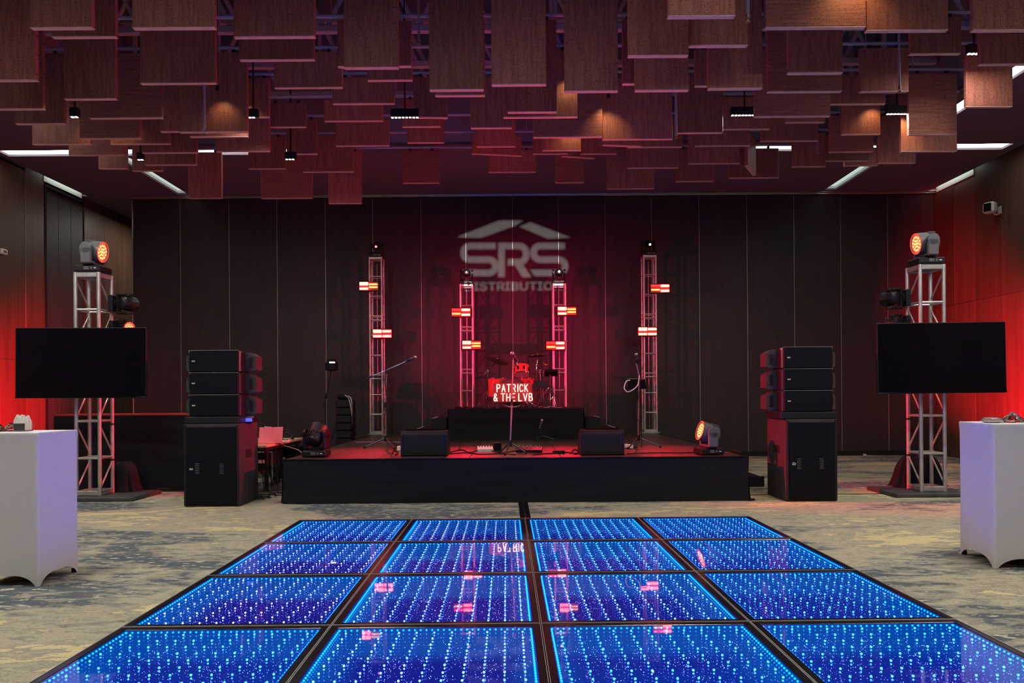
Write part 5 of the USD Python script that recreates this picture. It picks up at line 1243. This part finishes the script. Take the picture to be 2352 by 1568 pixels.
mic(t, tp, (-0.25, -0.25, 1.0))
c = at(1463, 882, Y) - o
part(t, 'tablet', MB().box((c[0] + 0.0, 0.05, c[2]), (0.27, 0.014, 0.15), 0.006, rx=-0.35), 'black_gloss', smooth=False)
part(t, 'tray_lip', MB().box((c[0], 0.03, c[2] + 0.08), (0.26, 0.02, 0.012), 0.003), 'steel', smooth=False)
part(t, 'lead', MB().tube(curve([tuple(j + (0, -0.02, 0)), tuple(c + (0.0, -0.04, -0.02)), tuple(c + (-0.13, -0.05, -0.11)), tuple(c + (-0.19, -0.03, -0.06)), tuple(c + (-0.16, -0.02, 0.04)), tuple(c + (-0.10, 0.02, 0.06))]), 0.008, 6), 'white_plastic')
part(t, 'lead', MB().tube(curve([(0.02, -0.02, c[2] - 0.1), (-0.03, -0.02, c[2] * 0.5), (0.03, -0.02, 0.35), (0.04, -0.06, 0.01)]), 0.007, 6), 'black_plastic')
# a slim stand with a shaded lamp behind, and the ribbed stack
Y = 14.6
g = at(748, 1010, Y)
t = thing('lamp_stand', 'slim dark stand with a shaded white lamp behind the laptop table', 'stage light', (g[0], Y, 0))
hd = at(762, 838, Y) - (g[0], Y, 0); el = at(748, 912, Y) - (g[0], Y, 0)
tripod(t, 0.4, 0.3, 0.5)
part(t, 'pole', MB().cyl((0, 0, 0.2), tuple(el), 0.012, 8), 'black_matte')
part(t, 'arm', MB().cyl(tuple(el - (hd - el) * 0.35), tuple(hd - (0, 0, 0.06)), 0.010, 8), 'black_matte')
part(t, 'joint', MB().ball(tuple(el), 0.035, 8), 'black_matte')
part(t, 'shade', MB().lathe([(0.0, 0.12), (0.06, 0.12), (0.13, 0.02), (0.12, -0.10), (0.06, -0.12), (0.0, -0.12)], 20, trimesh.transformations.translation_matrix(hd)), 'black_matte')
part(t, 'lit_slot', MB().box((hd[0] + 0.04, -0.132, hd[2] + 0.045), (0.11, 0.012, 0.03)), 'lamp_white', smooth=False)
Y = 13.6
a, b = at(777, 1015, Y), at(812, 1015, Y)
t = thing('equipment_stack', 'tall black ribbed equipment stack with cables over its top beside the stage', 'equipment', ((a[0] + b[0]) / 2, Y, 0))
hh = at(795, 918, Y)[2]; w = b[0] - a[0]
n = 9
for i in range(n):
    z0 = hh * i / n
    part(t, 'case_layer', MB().box((0.004 * (i % 2), 0, z0 + hh / n / 2), (w * (1.06 - 0.012 * i), 0.42, hh / n - 0.012), 0.012), 'scuffed_black', smooth=False)
part(t, 'core', MB().box((0, 0.02, hh / 2), (w * 0.88, 0.34, hh - 0.03)), 'black_matte', smooth=False)
part(t, 'top_bag', MB().box((-0.02, 0, hh + 0.05), (w * 0.8, 0.34, 0.10), 0.04), 'skirt_cloth', smooth=False)
for i in range(4):
    part(t, 'cable_loop', MB().tube(curve([(0.02, -0.15, hh + 0.09), (0.10 + 0.02 * i, -0.2, hh + 0.03), (w * 0.52 + 0.01 * i, -0.22, hh - 0.15), (w * 0.60, -0.22, hh - 0.33 - 0.04 * i)]), 0.012, 6), 'black_plastic' if i % 2 else 'seam_metal')
part(t, 'side_cable', MB().tube(curve([(-w * 0.45, -0.22, hh - 0.4), (-w * 0.6, -0.23, hh - 0.6), (-w * 0.75, -0.25, hh * 0.4), (-w * 0.9, -0.3, 0.2), (-w * 1.6, -0.3, 0.01)]), 0.012, 6), 'black_plastic')

# ------------------------------------------------------------------ things on the stage floor
def sp(px, py): return ground(px, py, SH)
g = sp(1208, 1043)
t = thing('pedal_board', 'long black pedal board with switches at the stage edge', 'pedal board', (g[0] + 0.05, g[1] + 0.22, SH + 0.016), -0.05)
part(t, 'board', MB().box((0, 0, 0.03), (0.36, 0.20, 0.04), 0.008, rx=0.18), 'black_plastic', smooth=False)
for i in range(6): part(t, 'switch', MB().cyl((-0.14 + 0.056 * i, 0.05, 0.055), (-0.14 + 0.056 * i, 0.05, 0.085), 0.013, 10), 'chrome')
g = sp(1114, 1037)
t = thing('small_mixer', 'small pale mixer with knobs lying on the stage edge', 'mixer', (g[0], g[1] + 0.08, SH + 0.002), 0.1)
part(t, 'case', MB().box((0, 0, 0.03), (0.22, 0.16, 0.05), 0.008, rx=0.2), 'white_plastic', smooth=False)
for i in range(5): part(t, 'knob', MB().cyl((-0.08 + 0.04 * i, 0.02, 0.05), (-0.08 + 0.04 * i, 0.02, 0.085), 0.010, 10), 'blue_knob' if 'blue_knob' in MAT else 'grey_plastic')
g = sp(1142, 1035)
t = thing('small_monitor_box', 'small black box monitor beside the pale mixer on the stage', 'speaker', (g[0], g[1] + 0.08, SH + 0.002), 0.15)
part(t, 'case', MB().box((0, 0, 0.055), (0.11, 0.11, 0.11), 0.01), 'black_plastic', smooth=False)
part(t, 'grille', MB().box((0, -0.056, 0.055), (0.09, 0.006, 0.09), 0.003), 'grille', smooth=False)
g = sp(1284, 1042)
t = thing('power_strip', 'short black power strip on the stage near the tablet side wedge', 'power strip', (g[0], g[1] + 0.04, SH + 0.002), 0.08)
part(t, 'case', MB().box((0, 0, 0.02), (0.16, 0.06, 0.038), 0.006), 'black_plastic', smooth=False)
for i in range(3): part(t, 'socket', MB().box((-0.05 + 0.05 * i, 0, 0.040), (0.034, 0.034, 0.004), 0.002), 'grey_plastic', smooth=False)
for i, (px, py, lb) in enumerate(((1441, 1030, 'pale effect pedal beside the tablet side wedge'), (1449, 1031, 'white effect pedal second from the tablet side wedge'), (1458, 1029, 'dark effect pedal at the foot of the tablet stand'))):
    g = sp(px, py)
    t = thing('effect_pedal', lb, 'effect pedal', (g[0], g[1] + 0.05, SH + 0.002), 0.1 * i)
    part(t, 'case', MB().box((0, 0, 0.035), (0.062, 0.11, 0.06), 0.008), 'white_plastic' if i < 2 else 'dark_steel', smooth=False)
    part(t, 'switch', MB().cyl((0, -0.03, 0.064), (0, -0.03, 0.08), 0.009, 10), 'chrome')
    part(t, 'knob', MB().cyl((0.015, 0.03, 0.064), (0.015, 0.03, 0.076), 0.008, 10).cyl((-0.015, 0.03, 0.064), (-0.015, 0.03, 0.076), 0.008, 10), 'black_plastic')
g = sp(916, 1036)
t = thing('plug_adapter', 'small white plug adapter beside the boom side wedge', 'plug', (g[0], g[1] + 0.05, SH + 0.002))
part(t, 'case', MB().box((0, 0, 0.035), (0.06, 0.07, 0.07), 0.01), 'white_plastic', smooth=False)
part(t, 'pin', MB().cyl((0.01, -0.04, 0.05), (0.01, -0.055, 0.05), 0.004, 6).cyl((-0.01, -0.04, 0.05), (-0.01, -0.055, 0.05), 0.004, 6), 'chrome')
g = ground(1242, 1010, SH)
t = thing('microphone_stand', 'low short microphone stand before the drum riser', 'microphone stand', (g[0], RY0 - 0.34, SH + 0.002))
tripod(t, 0.24, 0.05, 0.10)
part(t, 'pole', MB().cyl((0, 0, 0.08), (0, 0, 0.30), 0.010, 8), 'black_plastic')
mic(t, (0.02, -0.04, 0.36), (0.3, 0.5, 0.8))
paths = [[(1032, 1040), (1060, 1034), (1080, 1040), (1110, 1033), (1150, 1040), (1190, 1036)], [(1030, 1043), (1070, 1041), (1105, 1044), (1150, 1043), (1185, 1045)], [(1055, 1032), (1058, 1018), (1064, 1014), (1076, 1013)], [(1225, 1046), (1250, 1043), (1275, 1042), (1300, 1040), (1330, 1043)],
         [(1310, 1042), (1318, 1034), (1328, 1036), (1322, 1044), (1312, 1040)], [(1440, 1043), (1500, 1041), (1560, 1041), (1600, 1040)], [(1660, 1037), (1685, 1036), (1700, 1041)], [(900, 1043), (905, 1036), (914, 1040), (908, 1047)], [(1036, 1012), (1060, 1014), (1090, 1013)]]
clabel = ['from the boom side wedge to the pale mixer', 'along the very edge before the pale mixer', 'in a small knot behind the pale mixer', 'from the pedal board to the tablet side wedge', 'coiled against the tablet side wedge', 'from the tablet stand to the stage corner light', 'behind the stage corner light', 'coiled by the boom side wedge', 'along the foot of the drum riser']
for pth, lb in zip(paths, clabel):
    pts = [sp(*q) for q in pth]
    cable(f'black cable on the stage {lb}', [(p[0], max(p[1], SY0 + 0.02), SH + 0.009) for p in pts], 0.008, name='stage_cable')
t = None
# ------------------------------------------------------------------ floor: cable ramp, low step, cables, wall fittings
a, b, c, d = ground(1190, 1151), ground(1211, 1151), ground(1219, 1186), ground(1195, 1186)
t = thing('cable_tape', 'black tape strip over a cable between the stage and the dance floor', 'tape', (0, 0, 0))
part(t, 'strip', MB().extrude(sg.Polygon([a[:2], b[:2], (c[0], PY0 + 0.01), (d[0], PY0 + 0.01)]), 0.006), 'black_gloss', smooth=False)
part(t, 'cable_hump', MB().tube([((a[0] + b[0]) / 2, a[1], 0.004), ((c[0] + d[0]) / 2, PY0 + 0.01, 0.004)], 0.012, 8), 'black_plastic')
a, b = ground(1716, 1118), ground(1757, 1118)
t = thing('access_step', 'low dark step with striped tape edge beside the stage', 'step', (SX1 + 0.05 + 0.20, a[1] + 0.45, 0))
wst = b[0] - (SX1 + 0.05)
part(t, 'box', MB().box((wst / 2 - 0.20, 0, 0.075), (wst, 0.9, 0.15), 0.008), 'black_matte', smooth=False)
part(t, 'tread', MB().box((wst / 2 - 0.20, 0, 0.152), (wst - 0.02, 0.88, 0.006)), 'scuffed_black', smooth=False)
for i in range(18):
    part(t, 'tape_stripe', MB().box((wst - 0.24, -0.42 + 0.05 * i, 0.156), (0.05, 0.026, 0.003), rz=0.4), 'tape_yellow', smooth=False)
cable('black cable on the carpet from the step to the tower by the domed platter', [ground(1716, 1137), ground(1760, 1136), ground(1850, 1135), ground(1960, 1135), ground(2046, 1133), ground(2090, 1128)], 0.008, name='floor_cable')
cable('short black cable tail at the stage corner', [(SX1 + 0.03, SY0 + 0.05, 0.008), (SX1 + 0.08, SY0 + 0.03, 0.012), (SX1 + 0.07, SY0 - 0.03, 0.008), (SX1 - 0.02, SY0 - 0.07, 0.008)], 0.009, name='floor_cable')
p = at(2299, 478, 13.6); k = RX / p[0]
Y = 13.6 * k; p = at(2299, 478, Y)
t = thing('wall_camera', 'white box camera on a bracket high on the red lit wall', 'camera', (RX - 0.002, Y, p[2]))
part(t, 'case', MB().box((-0.22, -0.03, 0.0), (0.16, 0.20, 0.20), 0.03, rz=0.5), 'white_plastic', smooth=False)
part(t, 'lens_face', MB().box((-0.30, -0.075, 0.0), (0.012, 0.13, 0.15), 0.004, rz=0.5), 'black_gloss', smooth=False)
part(t, 'bracket', MB().tube(curve([(-0.15, 0, -0.03), (-0.10, 0.03, -0.10), (-0.03, 0.03, -0.10), (0.0, 0.03, -0.04)]), 0.014, 8), 'white_plastic')
part(t, 'wall_plate', MB().box((-0.008, 0.02, -0.03), (0.014, 0.10, 0.14), 0.004), 'white_plastic', smooth=False)
u, v = ray(2, 578); Y = LX * F / u; p = at(2, 578, Y)
t = thing('wall_sensor', 'small white box on the red wall at the picture edge', 'sensor', (LX + 0.002, Y, p[2]))
part(t, 'case', MB().box((0.04, 0, 0), (0.07, 0.16, 0.10), 0.015), 'white_plastic', smooth=False)
part(t, 'window', MB().box((0.077, 0, 0), (0.004, 0.08, 0.04), 0.001), 'grey_plastic', smooth=False)
p = at(2093, 985, WY)
t = thing('wall_socket', 'small dark socket plate low on the dark back wall', 'socket', (p[0], WY - 0.002, p[2]))
part(t, 'plate', MB().box((0, -0.006, 0), (0.08, 0.012, 0.12), 0.003), 'black_plastic', smooth=False)
part(t, 'outlet', MB().box((0, -0.013, 0.025), (0.035, 0.004, 0.035), 0.001).box((0, -0.013, -0.025), (0.035, 0.004, 0.035), 0.001), 'black_gloss', smooth=False)
p = ground(1986, 1047)
t = thing('floor_scrap', 'small white plug lying on the carpet by the back wall', 'plug', (p[0], min(p[1], WY - 0.15), 0.001))
part(t, 'body', MB().box((0, 0, 0.025), (0.07, 0.04, 0.045), 0.01, rz=0.4), 'white_plastic', smooth=False)
part(t, 'cord', MB().tube(curve([(0.03, 0, 0.02), (0.09, 0.02, 0.008), (0.15, -0.02, 0.006)]), 0.006, 6), 'white_plastic')

# ------------------------------------------------------------------ uplights at the side walls, and the logo projector at the back of the room
for (x, y, lb, aim, pw) in ((-7.15, 11.3, 'behind the napkin holder table', (LX, 13.0, 1.3), 620), (7.2, 11.2, 'behind the domed platter table', (RX, 13.4, 1.75), 700), (-6.9, 12.4, 'behind the draped counter end', (LX, 13.4, 1.2), 80)):
    t = thing('uplight', f'small black floor uplight shining red {lb}', 'uplight', (x, y, 0), group='red uplights')
    s = -1 if x < 0 else 1
    part(t, 'base', MB().box((0, 0, 0.01), (0.20, 0.20, 0.02), 0.004), 'black_matte', smooth=False)
    L = trimesh.transformations.translation_matrix((0, 0, 0.16)) @ trimesh.transformations.rotation_matrix(s * 0.5, (0, 1, 0))
    part(t, 'can', MB().lathe([(0, -0.09), (0.06, -0.08), (0.08, 0.08), (0.075, 0.08), (0.07, 0.06), (0, 0.06)], 24, L), 'black_plastic')
    part(t, 'lens', MB().lathe([(0.068, 0.064), (0, 0.066)], 24, L), 'lens_red')
    for q in (-1, 1): part(t, 'bracket', MB().box((0, q * 0.095, 0.09), (0.03, 0.008, 0.16), 0.002), 'black_matte', smooth=False)
    o = (L @ np.array([0, 0, 0.11, 1]))[:3] + (x, y, 0)
    spot(numbered('/World/uplight_lamp'), o, aim, (1.0, 0.002, 0.030), pw * RED * 1.35, 30, 0.8, 0.06)

PJ = np.array([0.05, -1.6, 2.55]); GD = 0.30; KG = GD / (WY - PJ[1])
def wallpt(zx, zy):      # zoom coordinates of the logo -> gobo plane
    w = at(1020 + zx / 7.35, 490 + zy / 7.35, WY)
    return ((w[0] - PJ[0]) * KG, (w[2] - PJ[2]) * KG)
def wpoly(pts): return sg.Polygon([wallpt(*q) for q in pts])
pxg = abs(wallpt(1, 0)[0] - wallpt(0, 0)[0])
def stroke(pts, w): return sg.LineString([wallpt(*q) for q in pts]).buffer(w / 2 * pxg, cap_style=2, join_style=1)
arc = lambda cx, cy, r, a0, a1, n=14, ry=None: [(cx + r * math.cos(math.radians(a)), cy + (ry or r) * math.sin(math.radians(a))) for a in np.linspace(a0, a1, n)]
S1 = [(870, 552)] + arc(440, 667, 110, 270, 90, 14, 115) + arc(755, 893, 112, -90, 90, 14, 112) + [(330, 1005)]
S2 = [(2040, 552)] + arc(1620, 667, 110, 270, 90, 14, 115) + arc(1930, 893, 112, -90, 90, 14, 112) + [(1520, 1005)]
logo = [wpoly([(205, 403), (930, 120), (1345, 120), (1215, 205), (640, 412), (560, 418)]), wpoly([(1262, 225), (1455, 148), (2145, 412), (1750, 432)]),
        stroke(S1, 112), stroke(S2, 112), wpoly([(1450, 948), (1560, 948), (1560, 1061), (1525, 1061)]),
        stroke([(970, 496), (970, 1075)], 112), stroke([(970, 552)] + arc(1275, 688, 112, -90, 90, 14, 136) + [(1075, 824)], 112), wpoly([(1185, 860), (1325, 860), (1480, 1078), (1320, 1078)])]
tm = meshkit.text_mesh('DISTRIBUTION', 1.0, 0.01, True)
tri = tm.triangles[np.abs(tm.face_normals[:, 2]) > 0.9][:, :, :2]
txt = shapely.union_all([sg.Polygon(q) for q in tri if abs(np.cross(q[1] - q[0], q[2] - q[0])) > 1e-9])
bx = txt.bounds
gx0, gz0 = wallpt(352, 1308); gx1, gz1 = wallpt(1995, 1152)
txt = shapely.affinity.affine_transform(txt, [(gx1 - gx0) / (bx[2] - bx[0]), 0, 0, (gz1 - gz0) / (bx[3] - bx[1]), gx0 - bx[0] * (gx1 - gx0) / (bx[2] - bx[0]), gz0 - bx[1] * (gz1 - gz0) / (bx[3] - bx[1])])
shape = shapely.union_all(logo + [txt])
cxg, czg = wallpt(1176, 700)
plate = sg.box(cxg - 0.055, czg - 0.045, cxg + 0.055, czg + 0.045).difference(shape)
t = thing('logo_projector', 'black gobo projector shining the logo from the back of the room', 'projector', tuple(PJ))
G = np.array([[1, 0, 0, 0], [0, 0, -1, GD], [0, 1, 0, 0], [0, 0, 0, 1.0]])
part(t, 'gobo', MB().extrude(plate, 0.001, G), 'gobo_black', smooth=False, label='stencil plate with the cut out logo')
hb = MB()
zc = czg
for s in (-1, 1):
    hb.box((cxg * 0.5 + s * 0.075, 0.12, zc * 0.6), (0.012, 0.42, 0.22)).box((cxg * 0.5, 0.12, zc * 0.6 + s * 0.105), (0.15, 0.42, 0.012))
hb.box((0, -0.095, zc * 0.6), (0.16, 0.012, 0.22))
for s in (-1, 1): hb.box((cxg + s * 0.066, GD, zc * 0.9), (0.024, 0.004, 0.22)).box((cxg, GD, zc + s * 0.075), (0.15, 0.004, 0.06))
part(t, 'housing', hb, 'black_matte', smooth=False)
part(t, 'stand', MB().cyl((0, 0.05, -PJ[2] + 0.02), (0, 0.05, -0.10), 0.02, 10), 'black_matte')
for a in (0.3, 2.4, 4.5): part(t, 'leg', MB().cyl((0, 0.05, -PJ[2] + 0.7), (0.5 * math.cos(a), 0.05 + 0.5 * math.sin(a), -PJ[2] + 0.01), 0.012, 8), 'black_matte')
spot('/World/logo_lamp', PJ, (PJ[0] + cxg, PJ[1] + GD, PJ[2] + czg), (0.92, 1.0, 0.90), 4200, 13, 0.05, 0.00045)
